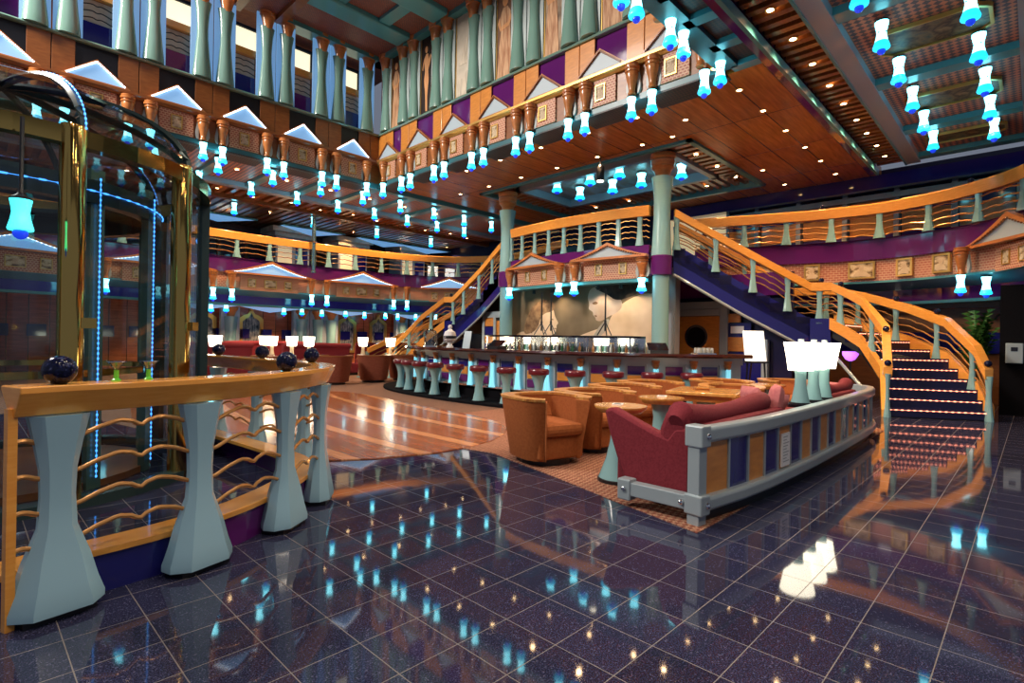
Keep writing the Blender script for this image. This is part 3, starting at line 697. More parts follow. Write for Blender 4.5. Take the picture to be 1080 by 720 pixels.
# right gallery: framed plaques, the near pediment and its capital
pl = [PR.near(x, y) for x, y in ((14.55, 6.5), (15.1, 5.2), (15.42, 4.2), (15.55, 3.1), (15.52, 2.2), (15.2, 1.55))]
for i, d in enumerate(pl):
    p, a = on_path(PR, d, -.08, 2.95, 1)
    w = (.34, .34, .36, .56, .34, .36)[i]
    t = thing('frieze_plaque', f'gold framed cream bust plaque on the right gallery frieze, {from_corner(i).replace("the corner", "the stair head")}', 'plaque', p, a, 'plaques of the right gallery')
    MB().frame(w, .42, .04, -.06, .03, 0, .04).build('frame', M['gold'], t)
    MB().box(-w / 2 + .03, -.04, .07, w / 2 - .03, .02, .43).build('picture', PM[i % 4], t)
    s = MB().xz([(w * .3 * math.cos(k * PI / 8), .1 + .13 * math.sin(k * PI / 8)) for k in range(9)], -.05, -.04).xz(blob(0, .29, .05, .07), -.05, -.04); s.build('figure', M['cream'], t)
d = PR.near(14.15, .2)
p, a = on_path(PR, d, .1, 3.46, 1); WPR.at(p, a, 'grey pediment with copper dentil edge at the right end of the purple gallery')
p, a = on_path(PR, d + .3, .02, 2.88, 1); o = TRI.at(p, a, 'woven frieze with framed busts under the grey pediment at the right edge', None, (.9, 1, 1))
p, a = on_path(PR, d - 1.1, .1, 2.86, 1); CAP.at(p, a, 'copper vase capital at the left foot of the grey right hand pediment')
p, a = on_path(PR, d - 1.1, .2, 2.88, 1); bell(*p, 'large glowing bell lamp under the right gallery capital, front of two')
p, a = on_path(PR, d - .95, -.25, 2.84, 1); bell(*p, 'glowing bell lamp half hidden behind the one under the right gallery capital')
p, a = on_path(PR, d + 1.3, -1.0, 2.75, 1); bell(*p, 'small glowing bell lamp under the right gallery at the picture edge')

# ------------------------------------------------------------------ decks and walls
def shell(name, P_, back, z0, z1, m):
    q = [(a[0], a[1]) for a in P_.p]; return struct(name, MB().xy(q + back, z0, z1), m)
off_in = lambda P_, o: [(p[0], p[1]) for p in [on_path(P_, P_.L * i / 40, o, 0, 1)[0] for i in range(41)]]
struct('floor_deck_right', MB().xy(off_in(PR, -.3) + [(9, -6), (19, -6), (19, 6.9)], 3.2, DZ), M['darkblue'])
struct('floor_deck_rear', MB().xy(list(reversed(off_in(PL_, .3))) + [(19, 11.5), (19, 25), (-3, 25)], 3.2, DZ), M['darkblue'])
struct('floor_deck_bar', MB().xy([(11.75, 6.6), (11.5, 9.2), (11.75, 11.8), (14.3, 11.8), (19, 11.8), (19, 6.6), (14.3, 6.6)], 3.1, DZ - .12), M['darkblue'])
# walls
struct('wall_rear', MB().box(-8, 24.4, -.1, 19, 24.7, 3.2), M['redwall'])
struct('wall_rear_upper', MB().box(-8, 24.0, 3.2, 19, 24.3, CZ + .2), noise_mat('rear_upper', [(.35, (.06, .05, .09)), (.65, (.16, .10, .08))], .6, .5))
struct('wall_right', MB().box(17.3, -6, -.1, 17.6, 12.5, 3.2), M['darkblue'])
struct('wall_right_upper', MB().box(17.6, -6, 3.2, 17.9, 24, CZ + .3), M['darkblue'])
struct('wall_far_corner', MB().box(18.8, 12, -.1, 19, 24.5, 6), M['darkblue'])
struct('wall_dark_side', MB().box(14.9, -2.6, -.1, 19, -2.3, 3.0), M['matteblack'])
# right upper wall: a long run of framed panes, orange and purple behind
fr = MB(); og = MB(); pu = MB()
for i, y in enumerate((0.3, 1.5, 2.7, 3.9, 5.1, 6.3)):
    w = .56
    fr.box(17.35, y - .06, DZ, 17.6, y + .06, 5.5)
    og.box(17.5, y + .08, DZ + .75, 17.6, y + 1.1, DZ + 1.3); og.box(17.5, y + .08, DZ + 1.62, 17.6, y + 1.1, DZ + 1.8)
    pu.box(17.52, y + .08, DZ + .1, 17.6, y + 1.1, DZ + .75); pu.box(17.52, y + .08, DZ + 1.3, 17.6, y + 1.1, DZ + 1.62)
fr.box(17.3, -.5, 5.3, 17.6, 7.5, 5.45)
tag(fr.build('trim_window_frames', M['greyframe']), kind='structure'); tag(og.build('trim_orange_panels', M['orange']), kind='structure'); tag(pu.build('trim_purple_panels', M['blue']), kind='structure')
struct('trim_brown_panel', MB().box(17.2, -2.4, DZ, 17.6, .2, 5.5), noise_mat('brown_panel', [(.3, (.16, .08, .04)), (.7, (.24, .13, .07))], 2, .5))
struct('trim_purple_band', MB().box(16.9, -3, 5.5, 17.6, 9, CZ), M['blue'])
# ground floor wall under the right gallery
g = MB().box(17.1, -1.8, .0, 17.3, 4.4, 2.45); tag(g.build('trim_orange_wall', M['orangedark']), kind='structure')
struct('trim_grey_cornice', MB().box(16.95, -2.2, 2.3, 17.3, 4.6, 2.5), M['greyframe'])
struct('trim_purple_wall', MB().box(17.02, -1.8, 1.2, 17.1, 4.4, 1.7), M['blue'])
# warm lit mural wall seen through the gallery rail behind the stair head
M['lightwall'] = mat('lit_wall', (.8, .66, .45), .6, emit=(1, .75, .42), es=.45)
t = thing('lit_panel', 'tall cream backlit wall panel behind the head of the right stair', 'panel', (17.3, 8.3, DZ))
MB().box(-.06, -1.1, .1, 0, 1.1, 2.0).build('face', M['lightwall'], t); MB().rings([[(x, y * w_, 1.05 + z * h_) for y, z in ((-1, -1), (1, -1), (1, 1), (-1, 1))] for x, w_, h_ in ((-.09, 1.1, .95), (-.09, 1.18, 1.03), (0, 1.18, 1.03), (0, 1.1, .95))], closed=True).build('frame', M['greyframe'], t)
# ------------------------------------------------------------------ bar counter
CP = Path([(10.6, 4.1), (9.75, 4.6), (9.1, 5.3), (8.65, 6.2), (8.35, 7.2), (8.2, 8.4), (8.2, 9.6), (8.3, 10.8), (8.55, 11.8), (9.1, 12.6), (10.0, 13.0)], 2)
t = thing('bar_counter', 'long curved bar counter with dark top, grey panelled front and lit green pilasters', 'bar', (8.2, 9, 0))
O = t.location
qs = lambda z=0: CP.lift(z)
# travel is +Y: left of travel is -X, the guests' side
MB().sweep(qs(), [(.32, 1.06), (.34, 1.09), (.32, 1.13), (-.35, 1.13), (-.35, 1.06)]).build('counter_top', mat('bar_top', (.05, .015, .012), .08, coat=.5), t, off=O)
MB().sweep(qs(), [(0, .3), (0, 1.06), (-.12, 1.06), (-.12, .3)]).build('front', M['greymetal'], t, off=O)
MB().sweep(qs(), [(.03, .0), (.03, .3), (-.12, .3), (-.12, 0)]).build('plinth', M['matteblack'], t, off=O)
MB().sweep(qs(), [(.9, .0), (.9, .05), (-.1, .05), (-.1, 0)]).build('footstep', M['matteblack'], t, off=O)
MB().sweep(qs(), [(.06, .92), (.06, 1.06), (0, 1.06), (0, .92)]).build('cornice', M['greymetal'], t, off=O)
MB().sweep(qs(), [(.1, .28), (.1, .32), (0, .32), (0, .28)]).build('chrome_strip', M['chrome'], t, off=O)
M['pillit'] = mat('pilaster_lit', (.3, .6, .65), .25, emit=(.20, .66, .82), es=.8)
n = 15
for i in range(n):
    d = .35 + (CP.L - .7) * i / (n - 1); p = CP.at(d); a = CP.ang(d); nx, ny = -math.sin(a), math.cos(a)
    c = (p[0] + nx * .07, p[1] + ny * .07, .24)
    tx_, ty_ = math.cos(a), math.sin(a); pm = MB().lathe([(.05, .06), (.04, .15), (.03, .4), (.03, .6)], 10, c)
    for k_ in (-1, 0, 1): pm.tube([(c[0] + tx_ * k_ * w_ + nx * .03, c[1] + ty_ * k_ * w_ + ny * .03, c[2] + z_) for w_, z_ in ((.07, .06), (.052, .16), (.036, .36), (.034, .6))], [.026, .02, .016, .016], 6)
    pm.build('pilaster', M['pillit'], t, off=O, smooth=True)
    MB().lathe([(.04, .58), (.05, .62), (.075, .68), (.06, .69), (.08, .72), (.08, .76)], 12, c).build('pilaster_capital', M['capital'], t, off=O, smooth=True)
    MB().obox((p[0] + nx * .01, p[1] + ny * .01), a, .15, .02, .3, 1.0).build('pilaster_back', M['greymetal'], t, off=O)
    if i < n - 1:
        for k in range(2):
            dd = d + (CP.L - .7) / (n - 1) * .5; pp = CP.at(dd); aa = CP.ang(dd); mx, my = -math.sin(aa), math.cos(aa)
            for r_, (z0, z1, m) in enumerate(((.36, .52, 'purple'), (.54, .70, 'orange'), (.72, .88, 'purple' if i % 2 else 'blue'))):
                if k == 0: MB().obox((pp[0] + mx * .008, pp[1] + my * .008), aa, .16, .012, z0, z1).build('inlay_panel', M[m], t, off=O)
# stools
def make_stool():
    t = thing('bar_stool', 'x', 'stool')
    MB().lathe([(.135, .0), (.135, .02), (.12, .06), (.09, .2), (.078, .32), (.085, .42), (.12, .54), (.16, .62)], 18).build('pedestal', M['post'], t, smooth=True)
    MB().lathe([(.15, 0), (.15, .025), (.14, .025), (.14, 0)], 18).build('foot_ring', M['black'], t)
    MB().lathe([(.165, .62), (.195, .63), (.2, .66), (.2, .71), (.18, .735), (.05, .74)], 20).build('seat', M['seatred'], t, smooth=True)
    return t
ST = Proto(make_stool())
spx = [(7.99, 11.75), (7.78, 11.1), (7.64, 10.45), (7.58, 9.8), (7.55, 9.05), (7.55, 8.28), (7.62, 7.55), (7.8, 6.85), (8.05, 6.17), (8.4, 5.56), (8.85, 5.02), (9.35, 4.5)]
for i, (x, y) in enumerate(spx):
    ST.at((x, y, .053), i * .3, f'waisted green bar stool with dark red seat, {ORD[i]} from the left end of the bar', 'stools along the bar')
# ------------------------------------------------------------------ back bar
t = thing('back_bar', 'low mirrored back bar cabinet with dark shelf below the mural', 'cabinet', (11.0, 9.1, 0))
MB().box(-.3, -2.5, .0, .45, 2.5, .95).build('body', M['orangedark'], t)
MB().box(-.36, -2.55, .95, .5, 2.55, 1.0).build('worktop', M['blackgloss'], t)
MB().box(-.25, -2.45, 1.42, .4, 2.45, 1.47).build('upper_shelf', M['blackgloss'], t)
MB().box(.36, -2.45, 1.0, .4, 2.45, 1.42).build('mirror_back', M['chrome'], t)
for y in (-2.4, -1.2, 0, 1.2, 2.4): MB().box(-.22, y - .015, 1.0, -.19, y + .015, 1.42).build('shelf_post', M['chrome'], t)
M['bottle1'] = mat('bottle_amber', (.3, .12, .03), .08, coat=.3); M['bottle2'] = mat('bottle_green', (.03, .12, .05), .08); M['bottle3'] = mat('bottle_clear', (.5, .52, .5), .08)
def make_bottle(m):
    t = thing('bottle', 'x', 'bottle'); MB().lathe([(.035, 0), (.038, .01), (.038, .17), (.014, .22), (.013, .28)], 10).build('glass_body', m, t, smooth=True)
    MB().lathe([(.015, .275), (.015, .3), (.001, .301)], 8).build('cap', M['gold'], t); return t
BT = [Proto(make_bottle(M[k])) for k in ('bottle1', 'bottle2', 'bottle3')]
kinds = ('amber', 'green', 'clear')
for i in range(24):
    y = 6.9 + i * .19 + random.uniform(-.03, .03); k = (i * 7 + i // 3) % 3
    BT[k].at((10.93 + random.uniform(-.05, .05), y, 1.0), 0, f'small {kinds[k]} bottle with gold cap in the back bar row, number {i + 1} from the right', 'bottles on the back bar')
def table_lamp(name, label, loc, h=.5, r=.1, group=None, stem='post', cyl=False):
    t = thing(name, label, 'lamp', loc, 0, group)
    MB().lathe([(r * .75, 0), (r * .75, .02), (r * .5, .05), (r * .28, h * .4), (r * .33, h * .62)], 14).build('stem', M[stem], t, smooth=True)
    MB().lathe([(r * .72, h * .58), (r * .8, h * .6), (r * 1.02, h), (r * .95, h)], 16).build('shade', M['shade'], t, smooth=True)
    return t
for i, y in enumerate((9.95, 7.62, 7.4)): table_lamp('bar_lamp', ('short glowing cylinder lamp on the back bar, left of the tripod stands', 'short glowing lamp at the right part of the back bar, farther one', 'short glowing lamp at the right part of the back bar, nearer one')[i], (10.82, y, 1.003), .4, .1)
# tripods on the shelf
def tripod(label, y, h):
    t = thing('tripod_stand', label, 'stand', (10.95, y, 1.47))
    MB().tube([(0, 0, .12), (0, 0, h)], .02, 8).build('mast', M['black'], t)
    for k in range(3):
        a = k * 2.1 + .4; MB().tube([(0, 0, .34), (.2 * math.cos(a), .2 * math.sin(a), .012)], .013, 6).build('leg', M['black'], t)
    MB().tube([(0, 0, .3), (0, 0, .38)], .03, 8).build('collar', M['black'], t)
tripod('black tripod stand on the back bar shelf, leftmost of three', 9.55, 1.15); tripod('slim black tripod stand in the middle of three on the back bar shelf', 9.22, 1.1); tripod('black tripod stand before the right painted face on the back bar shelf', 7.5, 1.15)
# things on the counter
def on_counter(d, o=-.05): p, a = on_path(CP, d, -o, 1.13, 1); return p
def cp(y): return CP.near(8.3, y)
t = thing('glass_dome', 'clear rounded glass cover on the left end of the bar', 'dome', (8.62, 11.35, 1.13)); MB().lathe([(.17, 0), (.17, .3), (.14, .4), (.06, .45), (.001, .46)], 16).build('dome', glass_mat('dome_glass', (.7, .78, .82), .5), t, smooth=True); MB().lathe([(.19, 0), (.19, .02), (.1, .02)], 16).build('base', M['chrome'], t)
t = thing('beer_tap', 'white ball topped ceramic beer tap tower on the bar', 'tap', (8.45, 10.35, 1.13), .3)
MB().lathe([(.09, 0), (.09, .03), (.06, .05), (.06, .12), (.15, .18), (.16, .28), (.13, .38), (.06, .42), (.05, .45)], 16).build('tower', M['white'], t, smooth=True); MB().sphere((0, 0, .5), .055).build('knob', M['white'], t, smooth=True)
MB().lathe([(.163, .215), (.166, .22), (.166, .275), (.163, .28)], 16).build('dark_band', M['black'], t)
for s in (-1, 1): MB().tube([(s * .14, 0, .25), (s * .24, 0, .25), (s * .24, 0, .18)], .015).build('spout', M['chrome'], t)
t = thing('menu_card', 'grey leaning menu card on the bar', 'menu', (8.45, 9.75, 1.13), -PI / 2 + .3); MB().add([(-.1, 0, 0), (.1, 0, 0), (.1, .1, .4), (-.1, .1, .4), (-.1, .012, 0), (.1, .012, 0), (.1, .112, .4), (-.1, .112, .4)], [(0, 1, 2, 3), (7, 6, 5, 4), (0, 4, 5, 1), (1, 5, 6, 2), (2, 6, 7, 3), (3, 7, 4, 0)]).build('card', M['greymetal'], t); MB().tube([(0, .18, 0), (0, .1, .35)], .008).build('prop', M['black'], t)
def terminal(label, loc, rot):
    t = thing('till', label, 'till', loc, rot); MB().box(-.17, -.14, 0, .17, .14, .06).build('base', M['black'], t)
    MB().add([(-.19, -.12, .06), (.19, -.12, .06), (.19, .1, .2), (-.19, .1, .2), (-.19, -.08, .06), (.19, -.08, .06), (.19, .13, .17), (-.19, .13, .17)], [(0, 1, 2, 3), (7, 6, 5, 4), (0, 4, 5, 1), (1, 5, 6, 2), (2, 6, 7, 3), (3, 7, 4, 0)]).build('screen', M['blackgloss'], t)
terminal('low black till on the left half of the bar', (8.5, 8.75, 1.13), -PI / 2); terminal('low black till before the orange porthole door', (9.35, 5.2, 1.13), -.8)
t = thing('glass_tray', 'tray of upturned clear glasses near the right end of the bar', 'tray', (10.1, 4.62, 1.13), -.6)
MB().box(-.2, -.12, 0, .2, .12, .015).build('tray', M['chrome'], t)
for k in range(8): MB().lathe([(.034, 0), (.036, .005), (.028, .1), (.001, .1)], 8, (-.14 + .093 * (k % 4), -.06 + .12 * (k // 4), .016)).build('tumbler', M['bottle3'], t, smooth=True)

# ------------------------------------------------------------------ mural: two generic painted heads turned to each other
t = thing('mural', 'wide painted mural of two large heads facing each other behind the bar', 'mural', (12.25, 9.3, 1.0), -PI / 2)
MB().box(-2.6, -.02, 0, 2.6, .06, 1.9).build('canvas', noise_mat('mural_ground', [(.32, (.10, .07, .04)), (.5, (.20, .14, .08)), (.68, (.30, .22, .13))], .7, .6, 3), t)
PSK2 = noise_mat('mural_face', [(.35, (.5, .34, .24)), (.65, (.66, .52, .42))], 1.8, .6, 2); PSK = noise_mat('mural_skin', [(.3, (.62, .42, .26)), (.7, (.80, .60, .42))], 1.6, .6, 2); PHA = noise_mat('mural_hair', [(.3, (.12, .06, .03)), (.7, (.34, .20, .10))], 7, .6); PSH = noise_mat('mural_cloth', [(.3, (.30, .26, .2)), (.7, (.60, .52, .42))], 2, .6); PDK = noise_mat('mural_dark_hair', [(.3, (.015, .012, .012)), (.7, (.07, .05, .04))], 6, .6)
def sm(poly, n=2):
    for _ in range(n): poly = [q for a, b in zip(poly, poly[1:] + poly[:1]) for q in ((a[0] * .75 + b[0] * .25, a[1] * .75 + b[1] * .25), (a[0] * .25 + b[0] * .75, a[1] * .25 + b[1] * .75))]
    return poly
# left head looks right and down (local x runs to the picture's right)
MB().xz(sm([(-2.58, .02), (-2.5, .42), (-2.2, .62), (-1.8, .55), (-1.4, .5), (-1.1, .3), (-.9, .02)]), -.024, -.02).build('painted_shoulder', PSK, t)
MB().xz(sm([(-1.75, .3), (-1.7, .9), (-1.5, 1.25), (-1.1, 1.38), (-.9, 1.25), (-.86, 1.08), (-.8, .98), (-.7, .84), (-.78, .79), (-.77, .72), (-.8, .68), (-.79, .6), (-.9, .5), (-1.1, .46), (-1.25, .3)]), -.028, -.024).build('painted_face', PSK, t)
MB().xz(sm([(-2.1, .5), (-2.0, 1.0), (-1.7, 1.42), (-1.25, 1.58), (-.92, 1.5), (-.82, 1.28), (-1.0, 1.18), (-1.25, 1.15), (-1.42, .98), (-1.5, .7), (-1.75, .55)]), -.032, -.028).build('painted_hair', PHA, t)
MB().xz(sm([(-1.02, .97), (-.92, .98), (-.88, .94), (-.96, .93)]), -.03, -.028).build('painted_eye', PHA, t); MB().xz(sm([(-.9, .69), (-.79, .71), (-.8, .67)]), -.03, -.028).build('painted_lip', PHA, t)
# right head leans left and down over a bare shoulder
MB().xz(sm([(-.6, .02), (-.3, .35), (.4, .6), (1.0, .75), (1.15, 1.1), (1.6, 1.45), (2.2, 1.6), (2.58, 1.5), (2.58, .02)]), -.024, -.02).build('painted_body', PSK, t)
MB().xz(sm([(.42, 1.82), (.32, 1.55), (.4, 1.35), (.36, 1.22), (.52, 1.15), (.52, 1.05), (.6, 1.0), (.62, .9), (.8, .88), (1.0, 1.0), (1.3, 1.1), (1.5, 1.3), (1.3, 1.6), (.9, 1.85)]), -.028, -.024).build('painted_face', PSK2, t)
MB().xz(sm([(.5, 1.86), (.7, 1.72), (1.0, 1.6), (1.25, 1.42), (1.7, 1.5), (2.1, 1.68), (2.25, 1.86)]), -.032, -.028).build('painted_hair', PDK, t)
MB().xz(sm([(.46, 1.38), (.6, 1.44), (.7, 1.38), (.58, 1.33)]), -.03, -.028).build('painted_eye', PHA, t); MB().xz(sm([(.54, 1.06), (.68, 1.04), (.62, .99)]), -.03, -.028).build('painted_lip', PHA, t)
MB().xz(sm([(.35, .2), (.7, .4), (.95, .62), (1.1, .95), (.9, .92), (.62, .6)]), -.032, -.028).build('painted_drape', PSH, t)
struct('wall_mural', MB().box(12.36, 6.4, 0, 12.6, 12.2, 3.2), M['greyframe'])

# ------------------------------------------------------------------ balcony over the bar
BP = Path([(11.72, 6.78, DZ - .1), (11.55, 7.6, DZ - .1), (11.45, 9.1, DZ - .1), (11.55, 10.6, DZ - .1), (11.68, 11.42, DZ - .1)], 2)
s = 1
struct('trim_balcony_purple', MB().sweep(BP.p, [(.04, -.1), (.04, .16), (-.2, .16), (-.2, -.1)]), M['purple'])
struct('trim_balcony_frieze', MB().sweep(BP.p, [(-.02, -.66), (-.02, -.1), (-.2, -.1), (-.2, -.66)]), brickpat_mat('frieze_bar', (.42, .13, .08), (.5, .18, .11), (.68, .45, .3), .1, .055, swap='dif'))
struct('trim_balcony_foot', MB().sweep(BP.p, [(.06, -.74), (.06, -.66), (-.3, -.66), (-.3, -.74)]), M['teal'])
t = thing('balcony_railing', 'orange handrail with wavy bars on the balcony above the bar', 'railing', (11.5, 9.1, DZ - .1))
balustrade(t, BP, 1.12, [.25 + .56 * i for i in range(9)], (.33, .47, .61, .75), .16, .11, .2, z0=.15, rodr=.012, rod_n=12, sec=GSEC)
WPB = Proto(make_wide_pediment(False, 2.1, .36)); TRB = Proto(make_frieze(1.55, ((-.34, .2, .3), (.34, .2, .3)), .54))
for i, (y, w) in enumerate(((10.25, 'left'), (7.75, 'right'))):
    d = BP.near(11.5, y)
    p, a = on_path(BP, d, -.15, DZ - .2, 1); WPB.at((p[0], p[1], DZ - .2), a + PI, f'grey shallow pediment on the bar balcony, {w} of two', 'pediments of the bar balcony')
    p, a = on_path(BP, d, -.02, DZ - .2, 1); TRB.at((p[0], p[1], 2.9), a + PI, f'woven frieze with two framed busts on the bar balcony, {w} of two', 'friezes of the bar balcony')
for i, (y, w) in enumerate(((11.3, 'far left'), (9.25, 'second from left'), (8.75, 'third from left'), (6.85, 'far right'))):
    d = BP.near(11.5, y); p, a = on_path(BP, d, -.08, 2.88, 1); CAP.at((p[0], p[1], 2.88), a + PI, f'copper vase capital on the bar balcony, {w}', 'vase capitals of the bar balcony', (1.15, 1, .95))
    p, a = on_path(BP, d, -.18, 2.9, 1); bell(p[0], p[1], 2.9, f'small blue bell lamp under the bar balcony, {w}', 'bell lamps of the bar balcony', (1.2, 1.2, .85))
for j, y in enumerate((10.08, 8.9, 7.95, 6.75)):
    for i, x in enumerate((12.15, 13.25)):
        if (i, j) == (0, 3): continue
        bell(x, y, CZ + .2, f'small blue lamp in the recessed bar ceiling, {"front" if i == 0 else "rear"} row, {ORD[j]} from the left', 'lamps in the bar ceiling', (1.5, 1.5, .95))
# columns
def make_column():
    t = thing('column', 'x', 'column'); tag(t, kind='thing')
    MB().lathe([(.2, 0), (.2, 2.95)], 20).build('lower_shaft', M['post'], t, smooth=True)
    MB().lathe([(.2, 2.93), (.26, 2.96), (.26, 3.4), (.24, 3.42)], 20).build('deck_collar', M['purple'], t, smooth=True)
    MB().lathe([(.24, 3.4), (.24, 3.48), (.225, 3.7), (.2, 4.3), (.2, 4.7), (.22, 5.0), (.26, 5.3)], 20).build('upper_shaft', M['post'], t, smooth=True)
    MB().lathe([(.15, 5.28), (.17, 5.34), (.2, 5.45), (.24, 5.5), (.27, 5.52), (.27, 5.56), (.25, 5.58), (.28, 5.62), (.29, 5.68), (.26, 5.72), (.3, 5.76), (.3, 5.85)], 20).build('capital', M['capital'], t, smooth=True)
    return t
CO = Proto(make_column()); CO.at((11.8, 6.5, 0), 0, 'tall green column with copper capital at the right end of the bar balcony', 'columns beside the bar'); CO.at((11.8, 11.75, 0), 0, 'tall green column with copper capital at the left end of the bar balcony', 'columns beside the bar')
for o in bpy.data.objects:
    if o.name.startswith('column') and o.parent is None: o['kind'] = 'thing'
# silver panelled unit with porthole door, between the column and the right stair
U = (12.7, 5.75)
t = thing('service_panel', 'silver framed wall unit with orange panels beside the porthole door', 'panel', (13.9, 5.75, 0), -PI / 2)
MB().box(-2.0, -.1, 2.24, .1, .06, 2.44).box(-.16, -.1, 0, .05, .06, 2.3).box(.9, -.1, 0, 1.05, .06, 1.45).box(-2.0, -.1, 2.06, -.16, .04, 2.24).build('silver_frame', M['greymetal'], t, bev=.02)
for z0, z1, m in ((.1, .9, 'blue'), (.92, 1.12, 'blue'), (1.14, 1.5, 'orange'), (1.5, 1.86, 'blue'), (1.88, 2.1, 'orange')): MB().box(.05, -.03, z0, (.9 if z1 < 1.45 else .7) if z1 < 1.6 else .62 if z1 < 2 else .35, .03, z1).build('inlay_panel', M[m], t)
MB().box(.12, -.05, 1.6, .45, -.03, 1.78).build('notice', M['white'], t)
t = thing('porthole_door', 'orange door with a round black porthole beside the right column', 'door', (13.9, 6.55, 0), -PI / 2)
MB().box(-.62, -.05, 0, .62, .05, 2.05).build('leaf', M['orange'], t, bev=.01)
f = MB(); 
c0 = [(math.cos(2 * PI * k / 24), math.sin(2 * PI * k / 24)) for k in range(24)]
f.rings([[(a * r, y, 1.5 + b * r) for a, b in c0] for r, y in ((.26, -.04), (.26, -.075), (.32, -.075), (.325, -.04))]).build('porthole_ring', M['chrome'], t)
MB().xz([(a * .26, 1.5 + b * .26) for a, b in c0], -.062, -.04).build('porthole_glass', M['blackgloss'], t)
# the bar's left return with its lit cabinet
t = thing('cabinet_panel', 'silver framed orange and blue wall panels left of the bar mural', 'panel', (12.28, 12.62, 0), -PI / 2); t.scale = (.74, 1, 1)
MB().box(-.9, -.06, 2.05, .9, .06, 2.25).box(-.9, -.06, 0, -.75, .06, 2.05).box(-.15, -.08, 0, .0, .06, 2.05).box(.75, -.06, 0, .9, .06, 2.05).build('silver_frame', M['greymetal'], t)
for z0, z1, m in ((.2, .9, 'orange'), (.92, 1.2, 'blue'), (1.22, 1.45, 'orange'), (1.47, 1.75, 'blue'), (1.77, 2.05, 'orange')): MB().box(-.75, -.03, z0, -.15, .03, z1).build('inlay_panel', M[m], t)
MB().box(0, -.03, .1, .75, .03, 1.95).build('orange_panel', M['orange'], t)
struct('trim_purple_under_stair', MB().box(13.86, 4.25, 2.54, 13.99, 7.9, 3.1), M['purple'])
for i_, y_ in enumerate((10.3, 8.0)):
    t = thing('picture_light', 'short dark track light above the bar mural, ' + ('left' if i_ == 0 else 'right') + ' of two', 'lamp', (11.85, y_, 2.86), 0, 'track lights above the mural')
    MB().box(-.03, -.5, -.05, .03, .5, 0).build('track', M['black'], t)
    for k_ in (-.35, .35): MB().lathe([(.05, -.16), (.04, -.04), (.02, -.04)], 10, (0, k_, 0)).build('spot_head', M['black'], t)
    for k_ in (-.35, .35):
        l = bpy.data.lights.new('mural_beam', 'SPOT'); l.energy = 32; l.color = (1, .78, .5); l.spot_size = 2.0; l.spot_blend = .8; l.shadow_soft_size = .05
        o = bpy.data.objects.new('mural_beam', l); COL.objects.link(o); o.location = (11.8, y_ + k_, 2.68); o.rotation_euler = (Vector((12.25, y_ + k_ * 1.6, 1.75)) - o.location).to_track_quat('-Z', 'Y').to_euler()
struct('wall_behind_stair', MB().box(14.0, 4.2, 0, 14.1, 7.9, 3.1).box(13.65, 12.4, 0, 13.8, 14.3, 1.5), M['darkblue'])
# lit easel board
t = thing('easel', 'white lit notice board on an easel at the right end of the bar', 'sign', (11.0, 3.98, 0), -PI / 4 - .1)
MB().add([(-.2, -.06, 1.0), (.2, -.06, 1.0), (.2, .12, 1.6), (-.2, .12, 1.6), (-.2, -.03, 1.0), (.2, -.03, 1.0), (.2, .15, 1.6), (-.2, .15, 1.6)], [(0, 1, 2, 3), (7, 6, 5, 4), (0, 4, 5, 1), (1, 5, 6, 2), (2, 6, 7, 3), (3, 7, 4, 0)]).build('board', mat('board_white', (.9, .88, .82), .5, emit=(1, .96, .88), es=.9), t)
MB().box(-.22, -.12, .96, .22, -.0, 1.0).build('ledge', M['black'], t)
for sx_ in (-.16, .16): MB().tube([(sx_, -.05, .98), (sx_ * 1.3, -.1, .012)], .018).build('leg', M['black'], t)
MB().tube([(0, .1, 1.3), (0, .45, .012)], .018).build('rear_leg', M['black'], t)
# spotlight above the balcony
t = thing('stage_spotlight', 'black spotlight with warm lens hanging from the wooden ceiling near the bar recess', 'spotlight', (11.0, 7.75, CZ), .6)
MB().tube([(0, 0, 0), (0, 0, -.22)], .02).build('hanger', M['black'], t); MB().lathe([(.08, -.2), (.1, -.16), (.1, .12), (.06, .18)], 14, (0, 0, -.35)).build('housing', M['black'], t, smooth=True)
MB().lathe([(.001, -.02), (.085, -.02), (.085, 0)], 14, (0, 0, -.555)).build('lens', M['shade'], t)
# ------------------------------------------------------------------ the two mirrored stairs
LZ = 1.83; RH = .95
RIGHT_ST = dict(
    I1=[(12.27, 2.0, 0), (13.32, 2.22, .78), (13.75, 2.5, 1.1), (13.92, 2.75, 1.42), (13.98, 3.07, 1.63), (14.0, 3.39, LZ)],
    O1=[(13.07, .6, 0), (13.3, .78, .4), (14.08, 1.3, .96), (14.75, 2.04, 1.3), (15.12, 2.95, 1.63), (15.18, 3.61, LZ)],
    I2=[(13.89, 3.79, LZ), (12.93, 5.0, LZ + .82), (12.0, 6.28, DZ - .05)], O2=[(14.98, 4.5, LZ), (14.2, 5.55, LZ + .82), (13.2, 6.9, DZ - .05)],
    ip=(.0, .15, .27, .385, .455, .57, .70, .84, .99), ib=(.004, .15, .385, .45), op=(.0, .055, .19, .32, .43, .52, .64, .77, .88, .995), ob=(.004, .19, .32, .9), tip=(13.2, 2.5, .35))
LEFT_ST = dict(
    I1=[(10.2, 15.85, 0), (10.75, 15.7, .5), (11.25, 15.4, 1.15), (11.8, 14.75, LZ)], O1=[(10.4, 17.45, 0), (11.6, 17.2, .5), (12.9, 16.4, 1.15), (13.5, 15.2, LZ)],
    I2=[(11.86, 14.35, LZ), (12.02, 13.2, LZ + .85), (12.02, 12.02, DZ - .05)], O2=[(13.55, 14.5, LZ), (13.6, 13.2, LZ + .85), (13.5, 12.1, DZ - .05)],
    ip=(.0, .16, .32, .5, .6, .74, .87, .99), ib=(.004, .48), op=(.0, .15, .3, .45, .58, .7, .83, .99), ob=(.004,), tip=(11.3, 15.3, .5))
